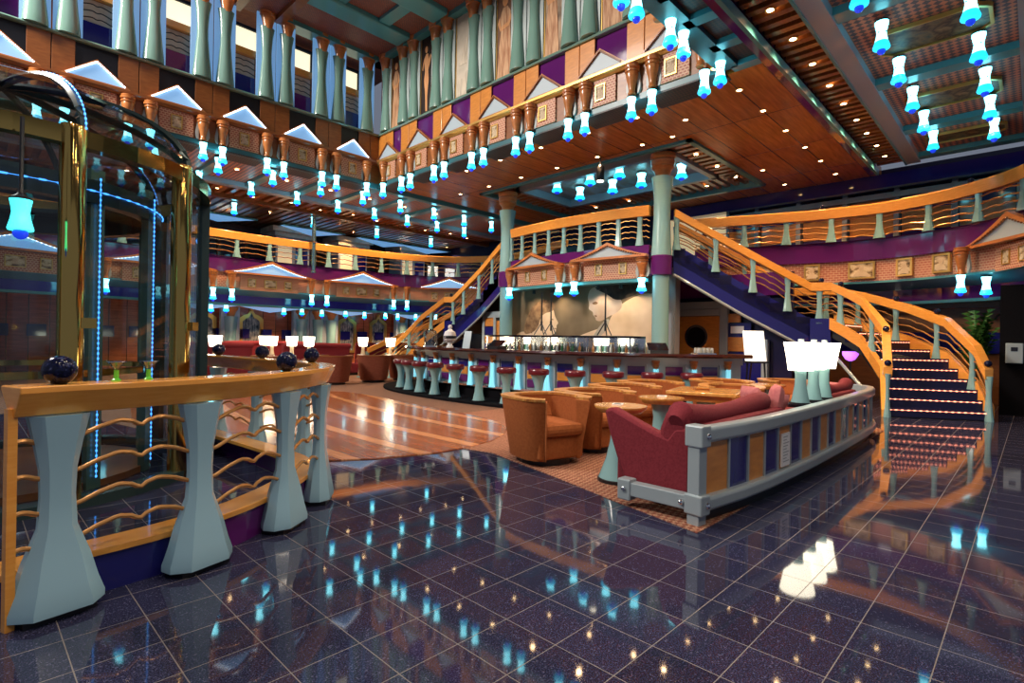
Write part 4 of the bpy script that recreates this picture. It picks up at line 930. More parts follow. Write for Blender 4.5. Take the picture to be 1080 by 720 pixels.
def stair(S, sd, label):
    f = lambda p: tuple(p)
    I1, O1, I2, O2 = S['I1'], S['O1'], S['I2'], S['O2']
    t = thing('staircase', label, 'stairs', (I1[0][0] + .8, I1[0][1], 0))
    off = t.location
    def run(I, O, n, z0, z1, lit):
        r = (z1 - z0) / n
        def lv(P, k):
            z = min(z0 + r * k, z1 - 1e-6)
            for a, b in zip(P, P[1:]):
                if a[2] - 1e-9 <= z <= b[2]: q = (z - a[2]) / (b[2] - a[2]); return tuple(u + (v - u) * q for u, v in zip(a, b))
            return P[-1]
        for k in range(n):
            a0, a1 = lv(I, k), lv(I, k + 1); b0, b1 = lv(O, k), lv(O, k + 1)
            zb = z0 + r * k
            q = [f((p[0], p[1], 0))[:2] for p in (a0, b0, b1, a1)]
            MB().xy(q, zb - .06 if k else max(0, zb - .0), zb + r).build('tread', M['darkblue'], t, off=off)
            if lit:
                dx, dy = -(b0[1] - a0[1]), b0[0] - a0[0]; l = math.hypot(dx, dy); ux, uy = -dx / l * .012, -dy / l * .012
                a = f((a0[0] + ux, a0[1] + uy, zb + r - .04)); b = f((b0[0] + ux, b0[1] + uy, zb + r - .04))
                m = MB(); nb = 16; ks = [(j + o) / nb for j in range(nb) for o in (.12, .3, .55, .73)]
                m.tube([tuple(a[c] + (b[c] - a[c]) * q for c in range(3)) for q in ks], [.0025, .011, .011, .0025] * nb, 5)
                m.build('light_strip', M['ledpink'], t, off=off)
    run(I1, O1, 10, 0, LZ, True); run(I2, O2, 11, LZ, DZ - .05, False)
    land = [f(p)[:2] for p in (I1[-1], O1[-1], O2[0], I2[0])]
    MB().xy(land, LZ - .16, LZ).build('landing', M['darkblue'], t, off=off)
    # dark underside
    for I, O in ((I1, O1), (I2, O2)):
        v = []
        for a, b in zip(I, O): v += [f((a[0], a[1], max(.0, a[2] - .3))), f((b[0], b[1], max(.0, b[2] - .3))), f((b[0], b[1], max(.02, b[2] - .05))), f((a[0], a[1], max(.02, a[2] - .05)))]
        m = MB(); m.rings([v[i * 4:i * 4 + 4] for i in range(len(I))]); m.build('soffit', M['black'], t, off=off)
    # stringers: gloss blue on the upper flight, orange boards on the lower one
    for nm, P_, m, sec in (('stringer', I2, M['blue'], [(.0, .12), (-.05 * sd, .12), (-.05 * sd, -.58), (.0, -.58)]), ('stringer', O2, M['purple'], [(-.06 * sd, .12), (-.02 * sd, .12), (-.02 * sd, -.45), (-.06 * sd, -.45)]),
                           ('stringer', I1, M['rail'], [(.09 * sd, .14), (-.02 * sd, .14), (-.02 * sd, -.12), (.09 * sd, -.12)]), ('stringer', O1, M['rail'], [(-.10 * sd, .27), (-.0 * sd, .27), (-.0 * sd, -.06), (-.10 * sd, -.06)])):
        MB().sweep([f(p) for p in P_], sec).build(nm, m, t, off=off)
    lip = [f(p) for p in (I1[-1], I2[0])]; MB().sweep(lip, [(.02 * sd, .12), (.06 * sd, .12), (.06 * sd, -.58), (.02 * sd, -.58)]).build('landing_fascia', M['blue'], t, off=off)
    tb = [f((p[0], p[1], p[2] - .62)) for p in reversed(I2)] + [(I1[-1][0], I1[-1][1], LZ - .62), S['tip']]
    MB().tube(tb, .035, 8).build('edge_tube', M['greymetal'], t, off=off, smooth=True)
    # railings
    LV = (.28, .43, .58, .73)
    def rail(pts, posts, balls):
        P_ = Path([f(p) for p in pts])
        balustrade(t, P_, RH, [P_.L * k for k in posts], LV, .15, .10, .2, ends=False, rodr=.015, amp=.045, rod_n=14, sec=[(-.07, -.19), (.07, -.19), (.075, 0), (-.075, 0)], balls=[P_.L * k for k in balls], ballr=.06)
    up = lambda P, k: [(p[0], p[1], p[2] + k) for p in P]
    for P1, P2, pp, bb in ((I1, I2, S['ip'], S['ib']), (O1, O2, S['op'], S['ob'])):
        q = [P1[0]] + [(p[0], p[1], p[2] + .03) for p in P1[1:-1]] + [P1[-1], P2[0]] + [(p[0], p[1], p[2] + .03) for p in P2[1:-1]] + [P2[-1]]
        rail(q, pp, bb)
    return t
stair(RIGHT_ST, 1, 'right hand curved staircase with pink step lights and orange handrails')
stair(LEFT_ST, -1, 'left hand curved staircase rising behind the left end of the bar')
# ------------------------------------------------------------------ railing round the lift pit, nearest the camera
FP = Path([(.17, 3.30, 0), (.35, 3.36, 0), (.7, 3.39, 0), (1.0, 3.46, 0), (1.32, 3.58, 0), (1.62, 3.78, 0), (1.87, 3.98, 0), (2.09, 4.2, 0), (2.3, 4.55, 0), (2.36, 5.0, 0), (2.33, 5.6, 0), (2.27, 6.3, 0), (2.2, 7.0, 0), (2.05, 7.9, 0)], 1)
t = thing('pit_railing', 'broad maple handrail on flared blue-grey posts with copper wavy bars around the glass lift', 'railing', (1.0, 3.5, 0))
off = t.location
HS = [(-.02, -.14), (.03, -.14), (.08, -.03), (.08, 0), (-.10, 0), (-.10, -.02)]
MB().sweep(FP.lift(1.1), [(-u, w) for u, w in HS]).build('handrail', M['rail'], t, off=off, bev=.006)
MB().sweep([(p[0], p[1], 0) for p in FP.p], [(.27, .2), (.07, .2), (.07, .235), (.27, .235)]).build('base_plank', M['rail'], t, off=off, bev=.004)
k_ = FP.near(1.0, 3.46)
MB().sweep(FP.cut(0, k_, 8), [(.15, 0), (.09, 0), (.09, .2), (.15, .2)]).build('kick_panel', M['blue'], t, off=off)
MB().sweep(FP.cut(k_, FP.L, 24), [(.15, 0), (.09, 0), (.09, .2), (.15, .2)]).build('kick_panel', M['purple'], t, off=off)
p0 = FP.at(0); a0 = FP.ang(.05)
MB().obox((p0[0], p0[1]), a0, .018, .018, 0, 1.0).build('end_board', M['rail'], t, off=off)
fpost = [FP.near(*q) for q in ((.35, 3.36), (1.0, 3.46), (1.62, 3.78), (2.09, 4.2), (2.36, 5.1), (2.28, 6.1), (2.19, 7.05))]
for i, d in enumerate(fpost):
    post_mb(.92, .235, .135, .37 if i < 3 else .33, FP.ang(d), FP.at(d), .62, .035).build('post', M['postblue'], t, off=off, smooth=25)
    p = FP.at(d); MB().obox((p[0], p[1]), FP.ang(d), .14, .08, 0, .036).build('post_foot', M['black'], t, off=off)
ds = [0] + fpost
for a, b in zip(ds, ds[1:]):
    for z in (.34, .505, .67, .835):
        pts = [FP.at(a + (b - a) * q / 28) for q in range(29)]
        pts = [(p[0], p[1], z + (.068 * wave(q / 28) if b - a > .4 else .012 * math.sin(q / 4))) for q, p in enumerate(pts)]
        MB().tube(pts, .0115, 8).build('wave_rod', M['rod'], t, off=off, smooth=True)
for d in (fpost[0], fpost[2], fpost[4] - .15, fpost[5] - .1, fpost[6]):
    p = FP.at(d); MB().sphere((p[0], p[1], 1.1 + .066), .07, 20, 14).build('ball_finial', M['ballblue'], t, off=off, smooth=True)
# two candle glasses on the handrail
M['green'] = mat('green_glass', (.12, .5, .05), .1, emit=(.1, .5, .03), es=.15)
def martini(label, px_d):
    p = FP.at(px_d); t = thing('martini_glass', label, 'glass', (p[0] - .03, p[1] + .05, 1.1))
    MB().lathe([(.022, 0), (.022, .004), (.012, .012), (.011, .05), (.013, .055)], 12).build('stem', M['green'], t, smooth=True)
    MB().lathe([(.006, .054), (.042, .098), (.043, .1), (.04, .098), (.006, .058)], 16).build('bowl', M['glass'], t, smooth=True)
    MB().lathe([(.0425, .0965), (.0445, .0975), (.0445, .1005), (.0425, .1)], 16).build('rim', M['chrome'], t)
martini('green stemmed martini glass on the maple handrail, nearer the blue ball', FP.near(.6, 3.38)); martini('green stemmed martini glass on the maple handrail, farther from the blue ball', FP.near(.76, 3.4))

# ------------------------------------------------------------------ the glass lift
LC = (.25, 6.9)
t = thing('glass_lift', 'round glass lift shaft with brass poles, dark domed top and blue light strips', 'lift', (LC[0], LC[1], 0))
R_ = 1.66
angs = [math.radians(a) for a in (-112, -78, -44, -8, 28, 64, 100, 136, 172, 208)]
for i, a in enumerate(angs):
    x, y = R_ * math.cos(a), R_ * math.sin(a)
    if i < 3:
        MB().lathe([(.085, .0), (.085, 2.88), (.078, 2.92), (.02, 2.94)], 20, (x, y, 0)).build('brass_pole', M['brass'], t, smooth=True)
        for z in (1.42,): MB().obox((x + .1, y - .02), a, .03, .05, z - .04, z + .04).build('pole_bracket', M['brass'], t)
    else:
        MB().obox((x, y), a, .05, .07, 0, 2.9).build('mullion', M['mullion'], t)
for i in range(len(angs)):
    a, b = angs[i], angs[(i + 1) % len(angs)]; p, q = [(R_ * math.cos(v), R_ * math.sin(v)) for v in (a, b)]
    for o in (0,):
        MB().add([(p[0], p[1], .05), (q[0], q[1], .05), (q[0], q[1], 2.78), (p[0], p[1], 2.78)], [(0, 1, 2, 3)]).build('glass_pane', M['glassdark'], t)
ring = lambda r, z: [(r * math.cos(2 * PI * k / 40), r * math.sin(2 * PI * k / 40), z) for k in range(40)]
def hoop(r, z, w, h): return MB().rings([ring(r - w, z - h), ring(r + w, z - h), ring(r + w, z + h), ring(r - w, z + h)], closed=True)
hoop(R_, 2.83, .05, .065).build('top_hoop', M['brass'], t)
hoop(R_, .04, .08, .04).build('floor_hoop', M['mullion'], t)
# domed canopy: curved ribs, smoked panels, timber lining low down
def dome(th, a, k=1): return (R_ * k * math.cos(th) * math.cos(a), R_ * k * math.cos(th) * math.sin(a), 2.9 + .72 * k * math.sin(th))
for i in range(10):
    a = angs[0] + 2 * PI * i / 10
    MB().tube([dome(q * PI / 2 / 12, a) for q in range(13)], .035, 6).build('dome_rib', M['mullion'], t, smooth=True)
    if i in (1, 4): beads([dome(q * PI / 2 / 30, a, 1.035) for q in range(29)]).build('light_strip', M['led'], t)
    b = a + 2 * PI / 10; m = MB()
    for q in range(8):
        v = [dome(q * PI / 2 / 8, a), dome(q * PI / 2 / 8, b), dome((q + 1) * PI / 2 / 8, b), dome((q + 1) * PI / 2 / 8, a)]; m.add(v, [(0, 1, 2, 3)])
    m.build('dome_panel', M['glassdark'], t)
# the car inside
CARM = mat('car_green', (.10, .17, .13), .2, .2)
for i, dg in enumerate((-128, -95, -62, -30, 10, 60, 120, 180)):
    a = math.radians(dg); x, y = 1.2 * math.cos(a), 1.2 * math.sin(a)
    MB().obox((x, y), a, .03, .06, 0, 2.75).build('car_mullion', CARM, t)
    if i in (0, 2, 3):
        beads([(x * 1.05, y * 1.05, .1 + q * .044) for q in range(60)]).build('light_strip', M['led'], t)
hoop(1.2, 2.55, .06, .1).build('car_hoop', M['mullion'], t); hoop(1.2, 1.0, .03, .03).build('car_rail', M['brass'], t)
beads([(1.275 * math.cos(2 * PI * k / 70), 1.275 * math.sin(2 * PI * k / 70), 2.55) for k in range(70)]).build('light_strip', M['led'], t)
MB().lathe([(.8, 2.62), (1.2, 2.62), (1.2, 2.66), (.8, 2.66), (.8, 2.62)], 32, caps=False).build('car_roof', M['mullion'], t)
MB().lathe([(.001, .0), (1.2, .0), (1.2, .06), (.001, .06)], 32).build('car_floor', M['orangedark'], t)
# big lamp left of the lift
t0 = thing('wall_lamp', 'large turquoise bell lamp hanging left of the brass poles', 'lamp', (.29, 5.01, 2.14)); t0.scale = (.62, .62, .62)
MB().lathe([(.10, .18), (.085, .1), (.078, .04), (.09, -.04), (.115, -.14), (.11, -.16)], 18).build('shade', mat('lamp_turquoise', (.2, .8, .8), .3, emit=(.04, .75, .8), es=2.2), t0, smooth=True)
MB().sphere((0, 0, -.19), .07, 14, 8).build('ball', M['lampblue'], t0, smooth=True)
MB().lathe([(.10, .18), (.10, .2), (.04, .24), (.02, .3), (.02, 1.1)], 16).build('hanger', M['black'], t0, smooth=True)
# ------------------------------------------------------------------ low partition with a sofa built against each half
QP = Path([(3.84, 1.79, 0), (4.6, 1.69, 0), (5.7, 1.66, 0), (6.9, 1.66, 0), (8.2, 1.68, 0), (9.4, 1.73, 0), (9.95, 1.86, 0), (10.1, 2.1, 0)], 1)
t = thing('lounge_partition', 'low curved grey metal partition with alternating orange and navy panels behind the red sofas', 'partition', (3.78, 1.8, 0))
off = t.location
MB().sweep(QP.lift(0), [(.05, .60), (-.04, .60), (-.055, .62), (-.055, .70), (-.04, .72), (.05, .72)]).build('top_rail', M['greymetal'], t, off=off, bev=.008)
MB().sweep(QP.lift(0), [(.05, .10), (-.06, .10), (-.075, .12), (-.075, .19), (-.06, .21), (.05, .21)]).build('bottom_rail', M['greymetal'], t, off=off, bev=.008)
MB().sweep(QP.lift(0), [(.06, .0), (.0, .0), (.0, .1), (.06, .1)]).build('plinth', M['black'], t, off=off)
MB().sweep(QP.cut(2.52, 3.8, 6), [(.34, .66), (.04, .66), (.04, .69), (.34, .69)]).build('shelf', M['blackgloss'], t, off=off)
n = 19; w = (QP.L - .45) / n
for i in range(n):
    d0, d1 = .1 + w * i, .1 + w * (i + 1) - .025
    MB().sweep(QP.cut(d0, d1, 4), [(.02, .21), (-.012, .21), (-.012, .60), (.02, .60)]).build('inlay_panel', M['orange'] if i % 2 == 0 else M['blue'], t, off=off)
    MB().sweep(QP.cut(d1, d1 + .025, 2), [(.03, .21), (-.025, .21), (-.025, .60), (.03, .60)]).build('panel_divider', M['greymetal'], t, off=off)
p = QP.at(0); a = QP.ang(.1)
for z0, z1 in ((.58, .74), (.08, .23)):
    b = MB().obox((p[0] - .01, p[1] - .005), a, .06, .075, z0, z1).build('corner_block', M['greymetal'], t, off=off, bev=.012)
    c = (p[0] + .0, p[1] - .08, (z0 + z1) / 2); MB().sphere(c, .025, 12, 8).build('bolt', M['chrome'], t, off=off, smooth=True)
MB().obox((p[0] - .005, p[1]), a, .05, .05, 0, .6).build('corner_post', M['greymetal'], t, off=off, bev=.006)
MB().box(p[0] - .045, p[1] + .05, .1, p[0] + .045, p[1] + .58, .21).build('end_rail', M['greymetal'], t, off=off, bev=.008)
b = MB().box(p[0] - .055, p[1] + .54, .06, p[0] + .055, p[1] + .66, .23).build('corner_block', M['greymetal'], t, off=off, bev=.012)
for y in (.6, .1): MB().sphere((p[0] - .055, p[1] + y, .155), .022, 12, 8).build('bolt', M['chrome'], t, off=off, smooth=True)
d = .1 + w * 4.45; q = QP.at(d); a = QP.ang(d)
nb = thing('notice_card', 'white printed notice card fixed on the third orange panel of the partition', 'notice', (q[0], q[1] - .02, .23), a)
MB().box(-.1, -.014, 0, .1, .0, .30).build('card', M['white'], nb)
m = MB()
for k in range(9): m.box(-.07, -.016, .04 + k * .028, .07 - .03 * ((k * 5) % 3), -.014, .048 + k * .028)
m.build('printed_lines', M['greyframe'], nb)
# sofas
def rbox(x0, y0, z0, x1, y1, z1): return MB().box(x0, y0, z0, x1, y1, z1)
def roll(pts, r, n=12): return MB().tube(pts, r, n)
t = thing('sofa', 'long red sofa with sloping arm nearest the camera, backing onto the partition', 'sofa', (4.9, 2.2, 0)); off = t.location
arm = [(1.86, .17), (2.45, .17), (2.60, .55), (2.66, .755), (2.58, .785), (2.42, .72), (2.15, .62), (2.06, .60), (2.0, .68), (1.86, .70)]
MB().prism(arm, lambda a, b: (3.91, a + .02, b), lambda a, b: (4.03, a + .02, b)).build('arm', M['sofa'], t, off=off, bev=.03, smooth=60)
MB().box(4.0, 1.9, .12, 5.95, 2.6, .40).build('seat_base', M['sofa'], t, off=off, bev=.03)
for k in range(3): MB().box(4.02 + k * .645, 2.0, .40, 4.65 + k * .645, 2.64, .50).build('seat_cushion', M['sofa'], t, off=off, bev=.04)
MB().box(4.0, 1.84, .40, 5.95, 2.02, .70).build('backrest', M['sofa'], t, off=off, bev=.04)
pr = [(3.9, 2.0, .73), (3.98, 2.0, .77), (4.2, 2.0, .745), (4.6, 2.0, .72), (5.1, 2.0, .73), (5.5, 2.0, .755), (5.72, 2.0, .765), (5.85, 2.0, .75)]
roll(pr, [.06, .115, .10, .09, .09, .10, .095, .05]).build('back_roll', M['sofa'], t, off=off, smooth=True)
MB().prism([(1.9, .45), (2.14, .45), (2.16, .66), (2.1, .82), (1.98, .85), (1.9, .76)], lambda a, b: (3.915, a, b), lambda a, b: (4.05, a, b)).build('end_bolster', M['sofa'], t, off=off, bev=.05, smooth=60)
def cushion(label, loc, rot, tilt, s=.19, m='cushion'):
    t = thing('cushion', label, 'cushion', loc, rot)
    v = MB(); N_ = 10; gr = lambda u, w_, sg: (s * u, sg * .065 * (max(0, (1 - u ** 4) * (1 - w_ ** 4))) ** .6, s * (w_ + 1))
    for sg in (-1, 1):
        pts = [gr(-1 + 2 * i / N_, -1 + 2 * j / N_, sg) for j in range(N_ + 1) for i in range(N_ + 1)]
        v.add(pts, [((j * (N_ + 1) + i), (j * (N_ + 1) + i + 1), ((j + 1) * (N_ + 1) + i + 1), ((j + 1) * (N_ + 1) + i)) for j in range(N_) for i in range(N_)])
    o = v.build('cover', M[m], t, smooth=True); t.rotation_euler = (tilt, 0, rot); return t
cushion('pale red cushion standing on the sofa back beside the lamps, front one', (6.0, 1.98, .60), .5, .15, .16); cushion('pale red cushion standing on the sofa back beside the lamps, rear one', (5.82, 2.12, .58), .9, -.1, .16)
cushion('pale red cushion leaning flat at the end of the near sofa', (6.15, 2.06, .56), -.3, .5, .14)
t = thing('sofa', 'far red sofa beyond the three glowing lamps, backing onto the partition', 'sofa', (8.6, 2.2, 0)); off = t.location
MB().box(7.75, 1.95, .1, 9.25, 2.65, .45).build('seat_base', M['sofa'], t, off=off, bev=.03); MB().box(7.75, 1.88, .45, 9.25, 2.05, .7).build('backrest', M['sofa'], t, off=off, bev=.04)
roll([(7.74, 2.02, .73), (7.95, 2.02, .76), (8.5, 2.02, .72), (9.0, 2.02, .72), (9.3, 2.04, .76), (9.42, 2.06, .73)], [.06, .085, .075, .075, .10, .05]).build('back_roll', M['sofa'], t, off=off, smooth=True)
MB().box(9.25, 1.95, .1, 9.42, 2.65, .66).build('arm', M['sofa'], t, off=off, bev=.05)
cushion('round red bolster cushion at the far end of the far sofa', (9.0, 2.2, .52), 1.2, .2, .14, 'cushion')
# three big lamps on the partition shelf
for i, (x, y, nm) in enumerate(((6.5, 1.86, 'nearest'), (6.98, 1.86, 'middle'), (7.42, 1.86, 'farthest'))):
    t = thing('shelf_lamp', f'large white shaded lamp on a waisted green stem on the partition, {nm} of three', 'lamp', (x, y, .69), 0, 'lamps on the partition')
    MB().lathe([(.105, 0), (.105, .02), (.1, .02)], 16).build('foot', M['black'], t)
    MB().lathe([(.095, .02), (.085, .06), (.06, .2), (.055, .3), (.065, .4)], 16).build('stem', M['post'], t, smooth=True)
    MB().lathe([(.125, .37), (.128, .4), (.145, .52), (.175, .68), (.17, .68)], 20).build('shade', M['shade'], t, smooth=True)
    MB().lathe([(.03, .68), (.03, .715), (.001, .72)], 10).build('finial', M['greymetal'], t)

# ------------------------------------------------------------------ tub armchairs and tables
def make_tub(fab, trim, name='tub_armchair'):
    t = thing(name, 'x', 'armchair'); n = 28
    def ringp(a, R, z): 
        c, s = math.cos(a), math.sin(a); k = (abs(c) ** 3.2 + abs(s) ** 3.2) ** (-1 / 3.2); return (R * k * c, R * k * s, z)
    A0, A1 = math.radians(-56), math.radians(236)
    rs = []
    for k in range(n + 1):
        a = A0 + (A1 - A0) * k / n
        rs.append([ringp(a, .33, .06), ringp(a, .42, .66), ringp(a, .305, .66), ringp(a, .285, .10)])
    MB().rings(rs).build('shell', fab, t, smooth=30)
    rs = []
    for k in range(n + 1):
        a = A0 + (A1 - A0) * k / n
        rs.append([ringp(a, .425, .66), ringp(a, .43, .685), ringp(a, .30, .685), ringp(a, .30, .66)])
    MB().rings(rs).build('edge_trim', trim, t)
    MB().box(-.25, -.37, .3, .25, .26, .43).build('seat_cushion', fab, t, bev=.05)
    MB().box(-.27, -.31, .07, .27, .26, .3).build('seat_base', fab, t, bev=.02)
    MB().add([(-.24, .2, .42), (.24, .2, .42), (.24, .31, .64), (-.24, .31, .64), (-.24, .3, .42), (.24, .3, .42), (.24, .36, .64), (-.24, .36, .64)], [(0, 1, 2, 3), (7, 6, 5, 4), (0, 4, 5, 1), (1, 5, 6, 2), (2, 6, 7, 3), (3, 7, 4, 0)]).build('back_pad', fab, t, bev=.03)
    for sg in (-1, 1):
        a = A0 if sg > 0 else A1; o0, o1, i1, i0 = ringp(a, .335, .06), ringp(a, .425, .66), ringp(a, .285, .66), ringp(a, .30, .06)
        fw = lambda p: (p[0] - sg * .0, p[1] - .035, p[2])
        MB().add([o0, o1, i1, i0, fw(o0), fw(o1), fw(i1), fw(i0)], [(0, 1, 2, 3), (7, 6, 5, 4), (0, 4, 5, 1), (1, 5, 6, 2), (2, 6, 7, 3), (3, 7, 4, 0)]).build('arm_front', fab, t, bev=.008)
    MB().lathe([(.28, 0), (.28, .06)], 20).build('foot', M['black'], t)
    return t
TUB = Proto(make_tub(M['chairfab'], M['chairtrim']))
for x, y, r, l in ((4.6, 3.93, -.28, 'orange tub armchair with zigzag wooden edge, nearest the camera by the dance floor'), (5.56, 3.95, -.2, 'orange tub armchair just behind the nearest one, beside the round table'),
                   (6.56, 4.15, -.25, 'orange tub armchair between the two round tables and the bar'), (7.53, 4.3, -.3, 'orange tub armchair facing the square table, with its back to the bar'),
                   (7.85, 3.17, -1.2, 'orange tub armchair at the far side of the square wooden table'), (8.87, 3.75, -.5, 'orange tub armchair behind the square table, towards the easel'), (9.95, 3.05, -1.0, 'orange tub armchair farthest from the camera near the far sofa')):
    TUB.at((x, y, .006), r, l, 'orange tub armchairs', 1.06)
def make_round_table():
    t = thing('cocktail_table', 'x', 'table')
    MB().lathe([(.001, .66), (.2, .66), (.245, .70), (.25, .71), (.25, .725), (.001, .725)], 28).build('tabletop', M['table'], t, smooth=30)
    MB().lathe([(.21, 0), (.21, .03), (.205, .035)], 24).build('foot', M['black'], t)
    MB().lathe([(.2, .035), (.19, .06), (.13, .22), (.095, .38), (.085, .5), (.10, .6), (.12, .665)], 24).build('pedestal', M['post'], t, smooth=True)
    return t
RT = Proto(make_round_table()); RT.at((4.47, 2.87, .006), 0, 'small round wooden cocktail table on a flared green pedestal beside the near sofa arm', 'round tables'); RT.at((5.5, 3.0, .006), 0, 'small round wooden cocktail table behind the nearer one, before the sofa roll', 'round tables'); RT.at((8.62, 2.92, .006), 0, 'small round wooden table before the far sofa, beyond the lamps', 'round tables')
t = thing('square_table', 'square wooden table with deep apron on a waisted green pedestal', 'table', (6.82, 3.08, .006), .25)
MB().box(-.42, -.42, .68, .42, .42, .725).build('tabletop', M['table'], t, bev=.01); MB().box(-.36, -.36, .60, .36, .36, .68).build('apron', M['orange'], t, bev=.01)
MB().lathe([(.24, 0), (.23, .04), (.13, .22), (.10, .38), (.10, .5), (.13, .6)], 20).build('pedestal', M['post'], t, smooth=True)
t = thing('menu_folder', 'dark wooden folder lying on the square table', 'folder', (6.82, 3.15, .731), .6); MB().box(-.12, -.09, 0, .12, .09, .025).build('cover', M['orangedark'], t, bev=.004); MB().box(-.11, -.08, .025, .11, .08, .03).build('sheet', M['rail'], t)
for i, (x, y) in enumerate(((4.47, 2.9), (5.55, 3.02))):
    t = thing('coaster_stack', 'small pale coaster card on the ' + ('nearer' if i == 0 else 'farther') + ' round table', 'coaster', (x, y, .731), .4); MB().box(-.06, -.05, 0, .06, .05, .012).build('card', M['white'], t); MB().box(-.04, -.03, .012, .04, .03, .016).build('print', M['greyframe'], t)

# ------------------------------------------------------------------ far lounge at the rear left
TUB2 = Proto(make_tub(noise_mat('far_chair_fabric', [(.3, (.17, .04, .02)), (.7, (.24, .065, .035))], 40, .9), M['orangedark']))
for x, y, r, l in ((7.4, 14.2, 2.4, 'brown tub chair seen from behind at the far lounge, left of the middle one'), (8.75, 14.3, 2.6, 'brown tub chair seen from behind in the middle of the far lounge'), (9.9, 14.42, 2.9, 'brown tub chair in the far lounge, next to the bar end'), (5.9, 14.6, 2.2, 'brown tub chair in the far lounge behind the railing balls')):
    TUB2.at((x, y, .006), r, l, 'brown tub chairs of the far lounge', 1.18)
def banquette(label, x, y, L_, rot):
    t = thing('banquette', label, 'sofa', (x, y, .004), rot)
    MB().box(-L_ / 2, -.4, .08, L_ / 2, .35, .42).build('seat', M['sofa'], t, bev=.03); MB().box(-L_ / 2, .2, .42, L_ / 2, .4, 1.0).build('backrest', M['sofa'], t, bev=.05)
    MB().tube([(-L_ / 2, .25, 1.0), (0, .25, 1.02), (L_ / 2, .25, 1.0)], .1, 10).build('back_roll', M['sofa'], t, smooth=True)
    MB().box(-L_ / 2, -.35, 0, L_ / 2, .35, .08).build('plinth', M['black'], t)
banquette('long red banquette along the far lounge, behind the middle tub chair', 8.65, 17.5, 2.4, .0); banquette('red banquette in the far lounge behind the left brass pole', 5.6, 18.2, 2.6, .2); banquette('red banquette at the back of the far lounge under the mirrors', 13.2, 19.6, 3.6, -.2); banquette('red banquette against the rear wall between the framed mirrors', 9.0, 22.6, 3.4, 0)
def lamp_table(x, y, label, grp):
    t = thing('lamp_table', 'small dark side table under the ' + label.split(',')[0].replace(' in the far lounge','') + (', ' + label.split(', ')[1].split(' of the row')[0] + ' of three' if ' row of three in' in label else ''), 'table', (x, y, .004), 0, 'lamp tables')
    MB().lathe([(.001, .60), (.21, .60), (.21, .64), (.001, .64)], 18).build('tabletop', M['orangedark'], t); MB().lathe([(.2, 0), (.2, .03), (.05, .06), (.05, .6)], 12).build('pedestal', M['post'], t)
    table_lamp('table_lamp', label, (x, y, .644), .68, .17, 'table lamps of the far lounge', 'cream')
FL = [(227, 14.0, 'glowing table lamp right beside the right brass pole'), (279, 17.3, 'small glowing lamp left of the row of three'), (287, 16.2, 'bright table lamp, leftmost of the row of three in the far lounge'), (308, 16.2, 'bright table lamp, middle of the row of three in the far lounge'), (326, 16.2, 'bright table lamp, rightmost of the row of three in the far lounge'), (383, 18.0, 'glowing lamp between two gold mirrors of the far lounge'), (412, 18.0, 'glowing table lamp right of the gold mirrors, near the left stair'), (95, 14.5, 'glowing table lamp seen through the lift glass')]
def ground(px, depth):
    r = (px - 540) / 568; return (Fv.x * depth + Rv.x * r * depth, Fv.y * depth + Rv.y * r * depth)
for px, dp, l in FL:
    x, y = ground(px, dp); lamp_table(x, y, l, None)
# gold mirrors, pilasters and striped panels of the rear wall
def make_mirror():
    t = thing('gold_mirror', 'x', 'mirror')
    o = [(-.5, .0), (.5, .0), (.5, 1.5), (.3, 1.65), (.15, 1.7), (0, 1.95), (-.15, 1.7), (-.3, 1.65), (-.5, 1.5)]; i_ = [(x * .72, .12 + z * .84) for x, z in o]
    MB().rings([[(x, y, z) for x, z in q] for q, y in ((o, 0), (o, -.08), (i_, -.08), (i_, 0))], closed=True).build('frame', M['gold'], t)
    MB().xz(i_, -.03, -.01).build('mirror_glass', noise_mat('mirror_scene', [(.35, (.03, .04, .05)), (.5, (.2, .22, .24)), (.65, (.5, .5, .46))], 4, .1, 4, (3, 1, 1)), t)
    MB().sphere((0, -.06, 1.9), .09, 10, 8).build('crest', M['gold'], t, smooth=True); return t
GM = Proto(make_mirror())
def on_rear(px, Y): 
    r = (px - 540) / 568; dx, dy = Fv.x + Rv.x * r, Fv.y + Rv.y * r; k = Y / dy; return dx * k
for i, px in enumerate((214, 265, 366, 399)): GM.at((on_rear(px, 24.3), 24.38, .55), 0, f'pointed gold framed mirror on the rear wall, {ORD[i]} from the left', 'gold mirrors')
def make_wall_column():
    t = thing('wall_pilaster', 'x', 'column'); MB().lathe([(.3, 0), (.24, .6), (.2, 1.3), (.26, 2.1)], 14).build('shaft', M['post'], t, smooth=True); MB().lathe([(.12, 2.05), (.2, 2.3), (.28, 2.4), (.28, 2.5)], 14).build('capital', M['capital'], t, smooth=True); MB().box(-.36, .02, 0, .36, .25, 2.5).build('backing', M['bluegrey'], t); return t
WC = Proto(make_wall_column())
for i, px in enumerate((243, 318, 335, 349, 424, 440)): WC.at((on_rear(px, 23.8), 23.8, 0), 0, f'blue green wall pilaster at the rear of the far lounge, {ORD[i]} from the left', 'rear wall pilasters')
b = MB()
for i in range(26):
    x = -6 + i * .95; b.box(x, 24.3, 1.2, x + .5, 24.41, 1.6)
tag(b.build('trim_rear_inlay', M['blue']), kind='structure')
